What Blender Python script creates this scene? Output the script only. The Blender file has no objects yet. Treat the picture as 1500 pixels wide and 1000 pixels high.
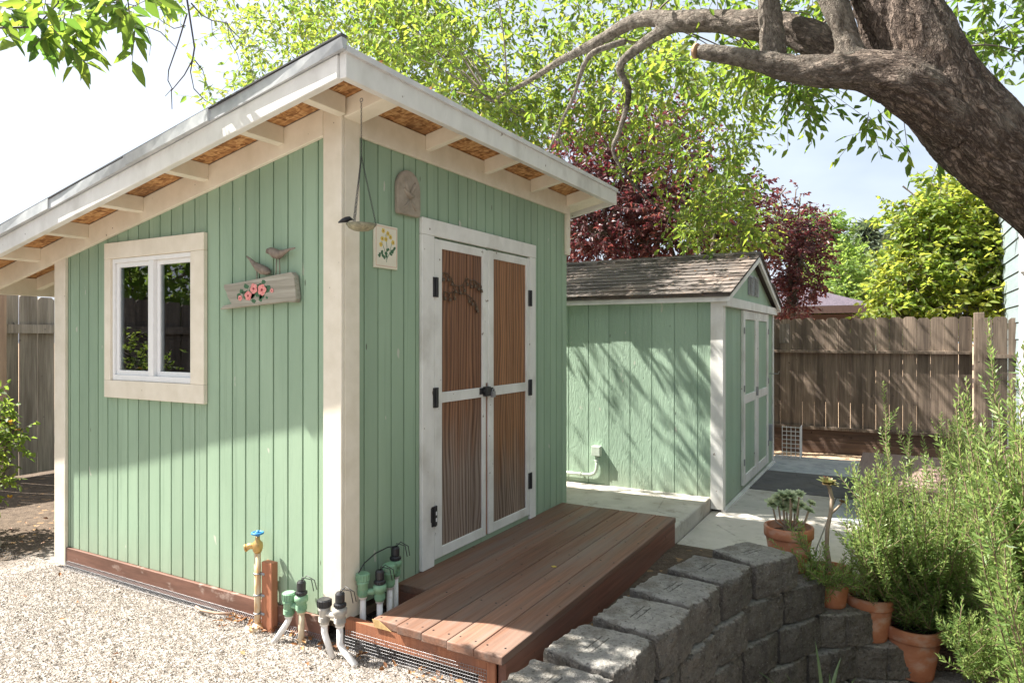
import bpy, bmesh, math, random
import numpy as np
from mathutils import Vector, Matrix, noise as mnoise

random.seed(11); RNG = np.random.default_rng(7)
S = bpy.context.scene
COL = S.collection
R = math.radians
CAM = np.array([-2.369, -2.251, 1.43])
FW = np.array([.8704, .4924, 0]); RT = np.array([.4924, -.8704, 0]); UP = np.array([0, 0, 1.])

def at(px, py, d):
    """world point that stands d metres ahead at a picture position (survey of the photograph)"""
    return CAM + d * (FW + RT * ((px - 750) / 1000) + UP * ((495 - py) / 1000))

# ------------------------------------------------------------------ materials
def newmat(name):
    m = bpy.data.materials.new(name); m.use_nodes = True
    nt = m.node_tree; nt.nodes.clear()
    return m, nt, nt.nodes, nt.links

class G:
    """small helper round one node tree"""
    def __init__(s, name):
        s.m, s.nt, s.n, s.l = newmat(name)
        s.out = s.n.new('ShaderNodeOutputMaterial')
        s.tc = s.n.new('ShaderNodeTexCoord')
    def lk(s, a, b): s.l.new(a, b)
    def mapping(s, scale=(1, 1, 1), rot=(0, 0, 0), src=None):
        k = s.n.new('ShaderNodeMapping'); k.inputs['Scale'].default_value = scale; k.inputs['Rotation'].default_value = rot
        s.lk(src or s.tc.outputs['Object'], k.inputs['Vector']); return k.outputs['Vector']
    def noise(s, scale=(5, 5, 5), detail=4, rough=.55, dist=0, rot=(0, 0, 0), src=None):
        k = s.n.new('ShaderNodeTexNoise'); k.inputs['Scale'].default_value = 1; k.inputs['Detail'].default_value = detail
        k.inputs['Roughness'].default_value = rough; k.inputs['Distortion'].default_value = dist
        s.lk(s.mapping(scale, rot, src), k.inputs['Vector']); return k.outputs['Fac']
    def voro(s, scale=(5, 5, 5), feature='F1', rot=(0, 0, 0), src=None, out='Distance'):
        k = s.n.new('ShaderNodeTexVoronoi'); k.feature = feature; k.inputs['Scale'].default_value = 1
        s.lk(s.mapping(scale, rot, src), k.inputs['Vector']); return k.outputs[out]
    def ramp(s, fac, stops):
        k = s.n.new('ShaderNodeValToRGB'); e = k.color_ramp.elements
        while len(e) < len(stops): e.new(.5)
        for i, (p, c) in enumerate(stops):
            e[i].position = p; e[i].color = (c if isinstance(c, tuple) else (c, c, c)) + (1,)
        s.lk(fac, k.inputs['Fac']); return k.outputs['Color']
    def math(s, op, a, b=None, clamp=False):
        k = s.n.new('ShaderNodeMath'); k.operation = op; k.use_clamp = clamp
        for i, v in enumerate((a, b)):
            if v is None: continue
            if isinstance(v, (int, float)): k.inputs[i].default_value = v
            else: s.lk(v, k.inputs[i])
        return k.outputs[0]
    def mix(s, fac, a, b, mode='MIX'):
        k = s.n.new('ShaderNodeMix'); k.data_type = 'RGBA'; k.blend_type = mode
        for nm, v in (('Factor', fac), ('A', a), ('B', b)):
            sock = [i for i in k.inputs if i.name == nm and i.type == ('VALUE' if nm == 'Factor' else 'RGBA')][0]
            if isinstance(v, (int, float)): sock.default_value = v
            elif isinstance(v, tuple): sock.default_value = v + (1,)
            else: s.lk(v, sock)
        return [o for o in k.outputs if o.type == 'RGBA'][0]
    def attr(s, nm='tone', out='Fac'):
        k = s.n.new('ShaderNodeAttribute'); k.attribute_name = nm; return k.outputs[out]
    def sep(s, src=None):
        k = s.n.new('ShaderNodeSeparateXYZ'); s.lk(src or s.tc.outputs['Object'], k.inputs[0]); return k.outputs
    def tonecol(s, col, amp):
        f = s.math('MULTIPLY_ADD', s.attr(), 2 * amp); f.node.inputs[2].default_value = 1 - amp
        return s.mix(1.0, col, s.ramp_val(f), 'MULTIPLY')
    def ramp_val(s, v):
        k = s.n.new('ShaderNodeCombineColor')
        for i in range(3): s.lk(v, k.inputs[i])
        return k.outputs[0]
    def bump(s, h, strength=.4, dist=.003, prev=None):
        k = s.n.new('ShaderNodeBump'); k.inputs['Strength'].default_value = strength; k.inputs['Distance'].default_value = dist
        s.lk(h, k.inputs['Height'])
        if prev: s.lk(prev, k.inputs['Normal'])
        return k.outputs['Normal']
    def finish(s, col, rough=.6, nrm=None, spec=.4, metal=0, **kw):
        p = s.n.new('ShaderNodeBsdfPrincipled')
        if isinstance(col, tuple): p.inputs['Base Color'].default_value = col + (1,)
        else: s.lk(col, p.inputs['Base Color'])
        if isinstance(rough, (int, float)): p.inputs['Roughness'].default_value = rough
        else: s.lk(rough, p.inputs['Roughness'])
        p.inputs['Specular IOR Level'].default_value = spec; p.inputs['Metallic'].default_value = metal
        if nrm: s.lk(nrm, p.inputs['Normal'])
        s.lk(p.outputs[0], s.out.inputs['Surface']); return s.m

def surf(name, c1, c2, scale, lo=.35, hi=.65, tone=.08, rough=.6, bump=.35, bdist=.002, bscale=None, speck=None, spec=.35,
         big=None, dist=0, rot=(0, 0, 0), metal=0):
    g = G(name)
    f = g.noise(scale, 5, .6, dist, rot)
    col = g.ramp(f, [(lo, c1), (hi, c2)])
    if big:                                    # (colour, scale, lo, hi, amount): large irregular stains
        b = g.ramp(g.noise(big[1], 4, .6), [(big[2], 0.), (big[3], big[4])])
        col = g.mix(b, col, big[0])
    if speck:                                  # (colour, scale, threshold)
        v = g.ramp(g.noise(speck[1], 2, .5), [(speck[2], 0.), (speck[2] + .03, 1.)])
        col = g.mix(v, col, speck[0])
    if tone: col = g.tonecol(col, tone)
    n = g.bump(g.noise(bscale or tuple(k * 2 for k in scale), 5, .65, dist, rot), bump, bdist)
    return g.finish(col, rough, n, spec, metal)

def plain(name, c, rough=.5, spec=.4, metal=0, var=.12, scale=30):
    return surf(name, tuple(k * (1 - var) for k in c), tuple(min(1, k * (1 + var)) for k in c), (scale,) * 3, tone=.0, rough=rough, spec=spec, metal=metal, bump=.1, bdist=.001)

M = {}
def siding_mat(name, ca, cb, heavy=False):
    g = G(name)
    f = g.noise((7, 7, 1.2), 5, .6)
    col = g.ramp(f, [(.3, ca), (.7, cb)])
    z = g.sep()[2]
    grime = g.ramp(z, [(.0, .8), (.34, .0)])
    gr = g.math('MULTIPLY', grime, g.noise((14, 14, 5), 4, .7), True)
    col = g.mix(gr, col, (.30, .27, .2))
    fade = g.ramp(g.noise((1.7, 1.7, .9), 4, .6), [(.40, 0.), (.68, .34)]); col = g.mix(fade, col, tuple(min(1, k * 1.12 + .05) for k in cb))
    drip = g.ramp(g.noise((26, 26, .9), 4, .65), [(.56, 0.), (.72, .32)]); col = g.mix(drip, col, tuple(k * .55 for k in ca))
    nail = g.ramp(g.voro((9.84, 9.84, 2.1)), [(.028, .9), (.040, 0.)]); col = g.mix(nail, col, (.06, .05, .035))
    sp = g.ramp(g.noise((16, 16, 7), 2, .5), [(.74, 0.), (.76, .8)])
    col = g.mix(sp, col, (.5, .5, .42))
    col = g.tonecol(col, .07)
    fine = g.noise((130, 130, 9), 4, .7, .6)
    n = g.bump(fine, .25 if heavy else .28, .004)
    if heavy:
        n = g.bump(g.ramp(g.noise((38, 38, 8), 5, .65, 1.6), [(.35, 0.), (.6, 1.)]), .45, .005, n)
    return g.finish(col, .62, n, .3)
M['green'] = siding_mat('painted green grooved siding', (.240, .340, .237), (.280, .385, .270))
M['green2'] = siding_mat('painted green embossed siding', (.275, .385, .285), (.315, .430, .325), True)
M['cream'] = surf('cream painted trim', (.68, .62, .50), (.76, .70, .585), (9, 9, 9), rough=.55, bump=.2, bscale=(50, 50, 50), speck=((.22, .18, .13), (34, 34, 34), .755), tone=.04)
M['white'] = surf('white painted timber', (.64, .63, .60), (.72, .71, .68), (10, 10, 5), rough=.55, bump=.2, bscale=(60, 60, 30), speck=((.22, .18, .15), (24, 24, 20), .72), tone=.04,
                  big=((.44, .42, .38), (4, 4, 3), .50, .70, .6))
M['vinyl'] = plain('white vinyl', (.78, .78, .77), .35, .5, var=.02)
M['roofing'] = surf('pale roll roofing', (.55, .56, .57), (.68, .68, .68), (12, 12, 12), rough=.6, bump=.2)
def osb():
    g = G('oriented strand board')
    c = g.voro((26, 60, 40), rot=(0, 0, .5), out='Color'); s = g.sep(c)
    c2 = g.voro((70, 24, 40), rot=(0, 0, -.3), out='Color'); s2 = g.sep(c2)
    f = g.math('MULTIPLY', g.math('ADD', s[0], s2[1]), .5)
    col = g.ramp(f, [(.15, (.20, .085, .03)), (.5, (.42, .21, .08)), (.85, (.60, .36, .16))])
    st = g.ramp(g.noise((3, 3, 3), 4, .6), [(.52, 0.), (.7, .55)])
    col = g.mix(st, col, (.10, .05, .025))
    return g.finish(col, .7, g.bump(f, .4, .003), .25)
M['osb'] = osb()
def door_wood(name, warm, dark, grey, level):
    g = G(name)
    k = g.n.new('ShaderNodeTexWave'); k.wave_type = 'BANDS'; k.bands_direction = 'X'
    k.inputs['Scale'].default_value = 1; k.inputs['Distortion'].default_value = 7; k.inputs['Detail'].default_value = 3; k.inputs['Detail Scale'].default_value = 1.1
    k.inputs['Distortion'].default_value = 17; k.inputs['Detail'].default_value = 2; k.inputs['Detail Roughness'].default_value = .5; k.inputs['Detail Scale'].default_value = .42
    g.lk(g.mapping((11, 11, 2.2)), k.inputs['Vector'])
    st = g.noise((150, 150, 5), 4, .7); big = g.noise((12, 12, 2), 4, .6)
    grain = g.math('ADD', g.math('MULTIPLY', k.outputs['Fac'], .34), g.math('ADD', g.math('MULTIPLY', st, .42), g.math('MULTIPLY', big, .28)))
    brown = g.ramp(grain, [(.24, dark), (.68, warm)])
    pale = g.ramp(grain, [(.30, (.10, .062, .045)), (.62, grey)])
    z = g.sep()[2]
    zz = g.math('ADD', z, g.math('MULTIPLY', g.noise((9, 9, 1.5), 4, .6), .7))
    m = g.ramp(g.math('MULTIPLY', zz, .4), [(level - .06, 1.), (level + .10, 0.)])
    col = g.mix(m, brown, pale)
    kn = g.ramp(g.voro((2.3, 2.3, 1.2)), [(.04, 1.), (.07, 0.)])
    col = g.mix(kn, col, (.04, .02, .012))
    col = g.tonecol(col, .22)
    return g.finish(col, .65, g.bump(grain, .5, .003), .3)
M['door_a'] = door_wood('weathered door boards', (.245, .118, .064), (.075, .036, .022), (.26, .20, .165), .46)
M['door_b'] = door_wood('stained door boards', (.32, .155, .072), (.11, .050, .026), (.27, .20, .155), .36)
def plank(name, c1, c2, c3, axis, tone=.25, rough=.62):
    g = G(name)
    sc = [60, 60, 60]; sc[axis] = 2.2
    sb = [10, 10, 10]; sb[axis] = .9
    f = g.noise(tuple(sc), 5, .65, .4); b = g.noise(tuple(sb), 4, .6)
    col = g.ramp(f, [(.32, c1), (.66, c2)])
    col = g.mix(g.ramp(b, [(.42, 0.), (.66, .8)]), col, c3)
    kn = g.ramp(g.noise((18, 18, 18), 2, .5), [(.71, 0.), (.75, .8)])
    col = g.mix(kn, col, tuple(k * .35 for k in c1))
    col = g.tonecol(col, tone)
    return g.finish(col, rough, g.bump(f, .4, .003), .3)
M['deck'] = plank('stained deck planks', (.145, .072, .046), (.255, .130, .084), (.19, .145, .12), 0)
M['deckrim'] = plank('red brown deck rim', (.15, .062, .04), (.25, .105, .068), (.18, .10, .075), 0, .15)
M['rawred'] = plank('red brown timber', (.27, .10, .05), (.38, .16, .085), (.24, .11, .07), 2, .15)
M['skirt'] = surf('brown skirt board', (.13, .065, .045), (.21, .105, .075), (14, 3, 20), big=((.42, .33, .28), (9, 9, 14), .60, .70, .7), tone=.1)
M['endgrain'] = surf('weathered end grain', (.38, .25, .11), (.52, .37, .17), (30, 30, 30), tone=.1)
M['fence'] = plank('weathered fence boards', (.118, .087, .066), (.265, .205, .158), (.075, .056, .044), 2, .38, .8)
M['fencelight'] = plank('pale brown fence timber', (.36, .24, .17), (.42, .30, .215), (.24, .155, .11), 2, .12, .8)
M['fencegrey'] = plank('grey weathered fence boards', (.17, .14, .115), (.32, .275, .235), (.11, .088, .072), 2, .22, .8)
M['kick'] = plank('dark kick board', (.075, .048, .036), (.14, .09, .065), (.05, .035, .03), 1, .2, .8)
M['bench'] = plank('brown bench boards', (.17, .115, .095), (.27, .19, .16), (.21, .16, .14), 0, .15)
M['drift'] = plank('silvery driftwood', (.23, .215, .17), (.40, .38, .32), (.17, .15, .12), 1, .1, .8)
M['black'] = plain('black painted iron', (.018, .018, .02), .45, .4, var=.3)
M['blackpl'] = plain('black plastic', (.025, .025, .027), .4, .4, var=.3)
M['bronze'] = plain('dark bronze', (.13, .095, .065), .5, .4, .5)
M['steel'] = plain('galvanised steel', (.30, .30, .31), .45, .5, .8, .1)
M['brass'] = plain('tarnished brass', (.50, .32, .12), .42, .5, .6)
M['rustpipe'] = surf('rust streaked pipe', (.62, .50, .34), (.50, .26, .09), (30, 30, 8), lo=.45, hi=.6, tone=0, rough=.6)
M['blue'] = plain('blue enamel', (.03, .19, .42), .4)
M['pvc'] = surf('white pvc pipe', (.72, .70, .67), (.80, .78, .75), (20, 20, 8), big=((.45, .33, .22), (22, 22, 16), .60, .72, .8), rough=.4, tone=0, bump=.05)
M['pvcgrey'] = surf('grime streaked grey plastic', (.30, .28, .25), (.46, .43, .38), (22, 22, 12), rough=.5, tone=0)
M['pvctan'] = plain('tan painted pipe', (.55, .45, .32), .5)
M['valve'] = surf('green plastic', (.17, .31, .19), (.22, .38, .24), (25, 25, 25), rough=.45, tone=.05, big=((.34, .36, .28), (20, 20, 20), .6, .75, .6))
M['terra'] = surf('terracotta', (.33, .125, .062), (.43, .18, .095), (9, 9, 14), rough=.75, tone=0, big=((.46, .36, .29), (8, 8, 13), .50, .70, .6), bscale=(60, 60, 60))
M['soil'] = surf('potting soil', (.045, .03, .02), (.10, .07, .05), (60, 60, 60), rough=.9, tone=0, bump=.8, bdist=.01)
M['plaque'] = surf('weathered cast stone', (.25, .215, .17), (.37, .32, .26), (14, 14, 14), rough=.8, tone=0, bump=.5, bscale=(70, 70, 70))
M['bird'] = surf('weathered carved wood', (.15, .12, .095), (.27, .225, .185), (30, 30, 12), rough=.7, tone=0)
M['paper'] = surf('cream glazed tile', (.66, .62, .50), (.72, .68, .56), (9, 9, 9), rough=.4, tone=0, bump=.05)
M['pinkline'] = plain('faded pink line', (.60, .40, .30), .5)
M['petalyel'] = plain('yellow petals', (.60, .45, .09), .6)
M['leafdk'] = plain('dark painted leaf', (.05, .13, .065), .6)
M['rose'] = surf('rose pink paint', (.62, .17, .17), (.75, .36, .32), (90, 90, 90), rough=.6, tone=0)
M['rosec'] = plain('deep red paint', (.22, .03, .035), .6)
M['mossydish'] = surf('weathered metal dish', (.16, .15, .10), (.33, .31, .21), (50, 50, 50), rough=.7, tone=0)
M['purple'] = surf('sun faded shingles', (.06, .05, .065), (.11, .088, .108), (3, 30, 30), rough=.85, tone=.12)
M['darkwood'] = plain('dark brown fascia', (.06, .035, .028), .6)
M['tanwall'] = plain('tan stucco', (.35, .28, .2), .9)
M['drip'] = surf('dull zinc flashing', (.36, .38, .40), (.52, .54, .55), (9, 9, 9), rough=.5, tone=.1, bump=.15, metal=.1)
M['edge'] = plain('dark roofing edge', (.05, .052, .056), .8)
M['bluesiding'] = surf('pale blue lap siding', (.20, .25, .265), (.24, .29, .305), (4, 4, 20), rough=.6, tone=.05)
M['teal'] = plain('teal glazed pot', (.03, .30, .34), .3)
M['tealpl'] = plain('slate blue rubber', (.16, .20, .23), .5)
M['conduit'] = plain('grey green painted conduit', (.46, .52, .44), .5)
M['grey'] = plain('grey plastic box', (.30, .31, .33), .5)
M['yarn'] = plain('dry brown leaf', (.30, .13, .04), .8, var=.35, scale=60)

def shingle():
    g = G('brown asphalt shingles')
    col = g.ramp(g.noise((90, 90, 90), 4, .7), [(.3, (.070, .062, .058)), (.7, (.185, .16, .145))])
    b = g.ramp(g.noise((2.2, 2.2, 2.2), 4, .6), [(.45, 0.), (.7, .6)])
    col = g.mix(b, col, (.215, .16, .13))
    deb = g.ramp(g.noise((34, 34, 34), 3, .6), [(.64, 0.), (.68, .8)])
    col = g.mix(deb, col, (.27, .16, .09))
    col = g.tonecol(col, .35)
    return g.finish(col, .9, g.bump(g.noise((160, 160, 160), 3, .7), .6, .004), .2)
M['shingle'] = shingle()
def concrete(name, c1, c2, stain, tone=.1, scale=3):
    g = G(name)
    col = g.ramp(g.noise((scale,) * 3, 6, .65), [(.3, c1), (.7, c2)])
    col = g.mix(g.ramp(g.noise((scale * .45,) * 3, 5, .7), [(.5, 0.), (.68, .75)]), col, stain)
    ck = g.ramp(g.math('ADD', g.voro((.75, .75, .75), 'DISTANCE_TO_EDGE'), g.math('MULTIPLY', g.noise((9, 9, 9), 4, .7), .05)), [(.018, .7), (.030, 0.)]); col = g.mix(ck, col, tuple(k * .35 for k in c1))
    spl = g.ramp(g.noise((7, 7, 7), 5, .75), [(.55, 0.), (.66, .5)]); col = g.mix(spl, col, tuple(k * .6 for k in stain))
    fn = g.noise((95, 95, 95), 4, .7)
    col = g.mix(g.ramp(fn, [(.62, 0.), (.72, .35)]), col, tuple(k * .5 for k in c1))
    col = g.tonecol(col, tone)
    return g.finish(col, .85, g.bump(fn, .4, .003), .25)
M['conc'] = concrete('pale worn concrete', (.40, .38, .34), (.52, .49, .44), (.33, .29, .235))
M['concblue'] = concrete('blue grey worn concrete', (.30, .33, .345), (.47, .48, .47), (.22, .235, .245), .12, 5)
M['concdark'] = concrete('dark patio strip', (.085, .083, .085), (.14, .135, .13), (.11, .10, .09), .1, 6)  # darker mix for one strip of the patio
def block_mat():
    g = G('split face concrete block')
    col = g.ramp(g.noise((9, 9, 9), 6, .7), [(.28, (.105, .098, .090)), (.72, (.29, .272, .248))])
    o = g.sep(); ax = o[0]; ay = o[1]; az = o[2]
    # pair of cast grooves along the middle of the top
    d = g.math('ABSOLUTE', g.math('SUBTRACT', g.math('ABSOLUTE', g.math('SUBTRACT', ay, .16)), .016))
    line = g.math('MULTIPLY', g.math('LESS_THAN', d, .0035), g.math('LESS_THAN', g.math('ABSOLUTE', ax), .075))
    line = g.math('MULTIPLY', line, g.math('GREATER_THAN', az, .17))
    top = g.ramp(g.noise((14, 14, 14), 6, .75), [(.30, (.29, .28, .265)), (.68, (.60, .585, .55))])  # paler top colour paints in the sky light and sun patches there
    toplight = g.ramp(az, [(.188, 0.), (.194, 1.)])
    col = g.mix(toplight, col, top)
    st = g.ramp(g.noise((6, 6, 6), 5, .7), [(.52, 0.), (.72, .75)])
    col = g.mix(st, col, (.13, .10, .075))
    col = g.mix(g.math('MULTIPLY', line, .75), col, (.07, .065, .058))
    oi = g.n.new('ShaderNodeObjectInfo'); col = g.mix(1., col, g.ramp(oi.outputs['Random'], [(0., (.80, .79, .78)), (.5, (1., .99, .97)), (1., (1.22, 1.19, 1.13))]), 'MULTIPLY')
    wst = g.ramp(g.noise((3.2, 3.2, 3.2), 6, .75), [(.50, 0.), (.64, .55)]); col = g.mix(wst, col, (.30, .27, .215))
    pit = g.voro((60, 60, 60))
    fn = g.noise((52, 52, 52), 5, .8)
    col = g.mix(g.ramp(fn, [(.56, 0.), (.64, .75)]), col, (.06, .055, .05))
    col = g.mix(g.ramp(g.noise((88, 88, 88), 3, .7), [(.60, 0.), (.66, .6)]), col, (.42, .40, .37))
    n = g.bump(fn, 1., .016); n = g.bump(pit, .5, .008, n); n = g.bump(g.noise((26, 26, 26), 5, .7), .8, .02, n)
    n = g.bump(g.math('SUBTRACT', 1., line), .8, .006, n)
    return g.finish(col, .92, n, .2)
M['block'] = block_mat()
def ground_mat():
    g = G('gravel and bare soil')
    o = g.sep()
    wob = g.math('MULTIPLY', g.math('SUBTRACT', g.noise((1.3, 1.3, 1.3), 4, .6), .5), .9)
    stone = g.voro((75, 75, 75), out='Color'); sv = g.sep(stone)[0]
    grav = g.ramp(sv, [(.1, (.16, .14, .12)), (.5, (.27, .24, .21)), (.9, (.40, .37, .34))])
    soil = g.ramp(g.noise((18, 18, 18), 6, .7), [(.3, (.060, .044, .033)), (.7, (.150, .115, .085))])
    tan = g.ramp(g.noise((22, 22, 22), 6, .7), [(.3, (.30, .20, .125)), (.7, (.50, .37, .255))])
    dry = g.ramp(g.voro((30, 30, 30), out='Color'), [(.86, 0.), (.9, .8)])
    soil = g.mix(dry, soil, (.30, .19, .10))
    mg = g.ramp(g.math('ADD', o[0], wob), [(.30, 1.), (.42, 0.)])
    mg2 = g.ramp(g.math('MULTIPLY', g.math('ADD', o[1], g.math('MULTIPLY', wob, 1.2)), .2), [(.52, 1.), (.60, 0.)])
    mt = g.ramp(g.math('MULTIPLY', o[0], .1), [(.50, 0.), (.56, 1.)])
    base = g.mix(mt, soil, tan)
    col = g.mix(g.math('MULTIPLY', mg, mg2), base, grav)
    n = g.bump(g.voro((75, 75, 75)), .6, .01); n = g.bump(g.noise((30, 30, 30), 5, .7), .5, .02, n)
    return g.finish(col, .95, n, .15)
M['ground'] = ground_mat()
def pebble_mat():
    g = G('pale pebbles')
    col = g.ramp(g.attr(), [(.0, (.13, .11, .09)), (.25, (.25, .215, .18)), (.6, (.35, .32, .285)), (1., (.52, .49, .45))])
    return g.finish(col, .8, None, .3)
M['pebble'] = pebble_mat()
def leafmat(name, stops, trans, tw=.5, gloss=.35, rough=.5):
    g = G(name)
    col = g.ramp(g.attr(), stops)
    p = g.n.new('ShaderNodeBsdfPrincipled'); p.inputs['Roughness'].default_value = rough; p.inputs['Specular IOR Level'].default_value = gloss
    g.lk(col, p.inputs['Base Color'])
    t = g.n.new('ShaderNodeBsdfTranslucent')
    tcol = g.ramp(g.attr(), trans); g.lk(tcol, t.inputs['Color'])
    mx = g.n.new('ShaderNodeMixShader'); mx.inputs[0].default_value = tw
    g.lk(p.outputs[0], mx.inputs[1]); g.lk(t.outputs[0], mx.inputs[2]); g.lk(mx.outputs[0], g.out.inputs['Surface'])
    return g.m
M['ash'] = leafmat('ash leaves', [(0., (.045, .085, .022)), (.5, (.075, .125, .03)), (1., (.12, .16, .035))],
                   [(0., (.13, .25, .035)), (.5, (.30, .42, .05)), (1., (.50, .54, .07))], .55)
M['plum'] = leafmat('purple plum leaves', [(0., (.042, .016, .024)), (.6, (.085, .030, .034)), (1., (.19, .075, .07))],
                    [(0., (.14, .02, .04)), (.6, (.22, .05, .05)), (1., (.44, .14, .10))], .35, .5, .4)
M['yellow'] = leafmat('yellow green leaves', [(0., (.055, .10, .02)), (.5, (.11, .17, .03)), (1., (.19, .22, .035))],
                      [(0., (.20, .34, .05)), (.5, (.42, .54, .07)), (1., (.60, .60, .09))], .5)
M['bright'] = leafmat('bright green leaves', [(0., (.07, .14, .03)), (1., (.14, .21, .05))], [(0., (.28, .45, .08)), (1., (.5, .6, .12))], .5)
M['conifer'] = leafmat('conifer needles', [(0., (.13, .17, .125)), (1., (.20, .24, .17))], [(0., (.1, .16, .06)), (1., (.16, .22, .08))], .25)
M['hedge'] = leafmat('dark hedge leaves', [(0., (.018, .032, .018)), (1., (.04, .065, .035))], [(0., (.03, .06, .02)), (1., (.06, .1, .03))], .2)
M['rosemary'] = leafmat('rosemary needles', [(0., (.07, .13, .035)), (.55, (.155, .24, .065)), (1., (.33, .41, .15))],
                        [(0., (.22, .34, .08)), (.55, (.36, .48, .13)), (1., (.5, .58, .2))], .42, .4, .45)
M['lantana'] = leafmat('lantana leaves', [(0., (.05, .10, .025)), (1., (.11, .17, .04))], [(0., (.22, .36, .05)), (1., (.42, .52, .08))], .5)
M['petal'] = leafmat('orange yellow petals', [(0., (.62, .28, .03)), (1., (.72, .52, .06))], [(0., (.7, .35, .05)), (1., (.8, .6, .1))], .3)
M['aeonium'] = leafmat('aeonium leaves', [(0., (.13, .17, .06)), (.5, (.2, .2, .08)), (1., (.14, .045, .04))], [(0., (.3, .34, .1)), (1., (.35, .2, .1))], .25, .5, .35)
M['jade'] = leafmat('pale succulent leaves', [(0., (.30, .38, .22)), (1., (.55, .60, .38))], [(0., (.3, .4, .2)), (1., (.5, .55, .3))], .2, .5, .35)
M['strap'] = leafmat('strap leaves', [(0., (.07, .13, .05)), (1., (.17, .24, .12))], [(0., (.2, .33, .1)), (1., (.3, .42, .14))], .3, .5, .35)
M['litter'] = leafmat('dry leaves', [(0., (.13, .06, .03)), (.5, (.30, .13, .05)), (1., (.45, .27, .12))], [(0., (.2, .08, .03)), (1., (.4, .2, .06))], .2)
M['stem'] = plain('woody stem', (.21, .15, .10), .8, var=.25)
M['stemgreen'] = plain('fleshy stem', (.30, .23, .17), .6)
M['twig'] = surf('grey twig bark', (.10, .08, .065), (.20, .165, .135), (40, 40, 40), rough=.85, tone=0)
M['deadtwig'] = plain('dark dead twig', (.06, .05, .055), .8)
def bark():
    g = G('furrowed bark')
    uv = g.attr('bark', 'Vector')
    wv = g.n.new('ShaderNodeVectorMath'); wv.operation = 'ADD'; nz = g.n.new('ShaderNodeTexNoise'); nz.inputs['Scale'].default_value = 14
    g.lk(uv, nz.inputs['Vector']); sc = g.n.new('ShaderNodeVectorMath'); sc.operation = 'SCALE'; sc.inputs['Scale'].default_value = .035
    g.lk(nz.outputs['Color'], sc.inputs[0]); g.lk(uv, wv.inputs[0]); g.lk(sc.outputs[0], wv.inputs[1]); uw = wv.outputs[0]
    def fis(sc, w_):
        a = g.math('ABSOLUTE', g.math('SUBTRACT', g.noise(sc, 4, .6, .4, src=uw), .5)); return g.ramp(a, [(0., 0.), (w_, 1.)])
    fur = g.math('MULTIPLY', fis((26, 26, 8.5), .085), g.math('ADD', g.math('MULTIPLY', fis((48, 48, 19), .07), .6), .4))
    n1 = g.noise((60, 60, 26), 5, .7, .6, src=uw)
    plate = fur
    rid = g.math('ADD', plate, g.math('MULTIPLY', n1, .8))
    col = g.ramp(n1, [(.30, (.105, .079, .064)), (.5, (.195, .152, .125)), (.72, (.33, .27, .23))])
    pt = g.ramp(g.noise((5, 5, 2.5), 5, .7, src=uv), [(.42, 0.), (.62, .6)]); col = g.mix(pt, col, (.17, .122, .092))
    col = g.mix(plate, (.050, .036, .029), col)
    ln = g.n.new('ShaderNodeVectorMath'); ln.operation = 'MULTIPLY'; ln.inputs[1].default_value = (1, 1, 0); g.lk(uv, ln.inputs[0]); le = g.n.new('ShaderNodeVectorMath'); le.operation = 'LENGTH'; g.lk(ln.outputs[0], le.inputs[0])
    young = g.ramp(le.outputs['Value'], [(.035, 1.), (.12, 0.)])
    pale = g.ramp(g.noise((30, 30, 30), 5, .7), [(.36, (.085, .073, .060)), (.62, (.32, .29, .245))])
    col = g.mix(g.math('MULTIPLY', young, .8), col, pale)
    lich = g.ramp(g.noise((3.2, 3.2, 3.2), 5, .65), [(.54, 0.), (.70, .55)])
    col = g.mix(lich, col, (.31, .275, .23), 'MIX')
    moss = g.ramp(g.noise((2.3, 2.3, 2.3), 5, .7), [(.60, 0.), (.68, .9)])
    col = g.mix(moss, col, (.040, .032, .024))
    n = g.bump(rid, .9, .016); n = g.bump(g.noise((120, 120, 60), 4, .7, src=uv), .5, .006, n)
    return g.finish(col, .9, n, .2)
M['bark'] = bark()
M['sawn'] = surf('sawn end wood', (.36, .22, .13), (.50, .33, .20), (20, 20, 20), tone=0, rough=.8)
def glass():
    g = G('window glass')
    fr = g.n.new('ShaderNodeFresnel'); fr.inputs[0].default_value = 1.5
    gl = g.n.new('ShaderNodeBsdfGlossy'); gl.inputs['Roughness'].default_value = .01; gl.inputs['Color'].default_value = (.95, .97, 1, 1)
    tr = g.n.new('ShaderNodeBsdfTransparent'); tr.inputs['Color'].default_value = (.80, .83, .82, 1)
    mx = g.n.new('ShaderNodeMixShader')
    g.lk(g.math('ADD', g.math('MULTIPLY', fr.outputs[0], 1.6), .03, True), mx.inputs[0])
    g.lk(tr.outputs[0], mx.inputs[1]); g.lk(gl.outputs[0], mx.inputs[2]); g.lk(mx.outputs[0], g.out.inputs['Surface'])
    return g.m
M['glass'] = glass()
M['dark'] = plain('bare stud interior', (.12, .085, .055), .9)

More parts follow.
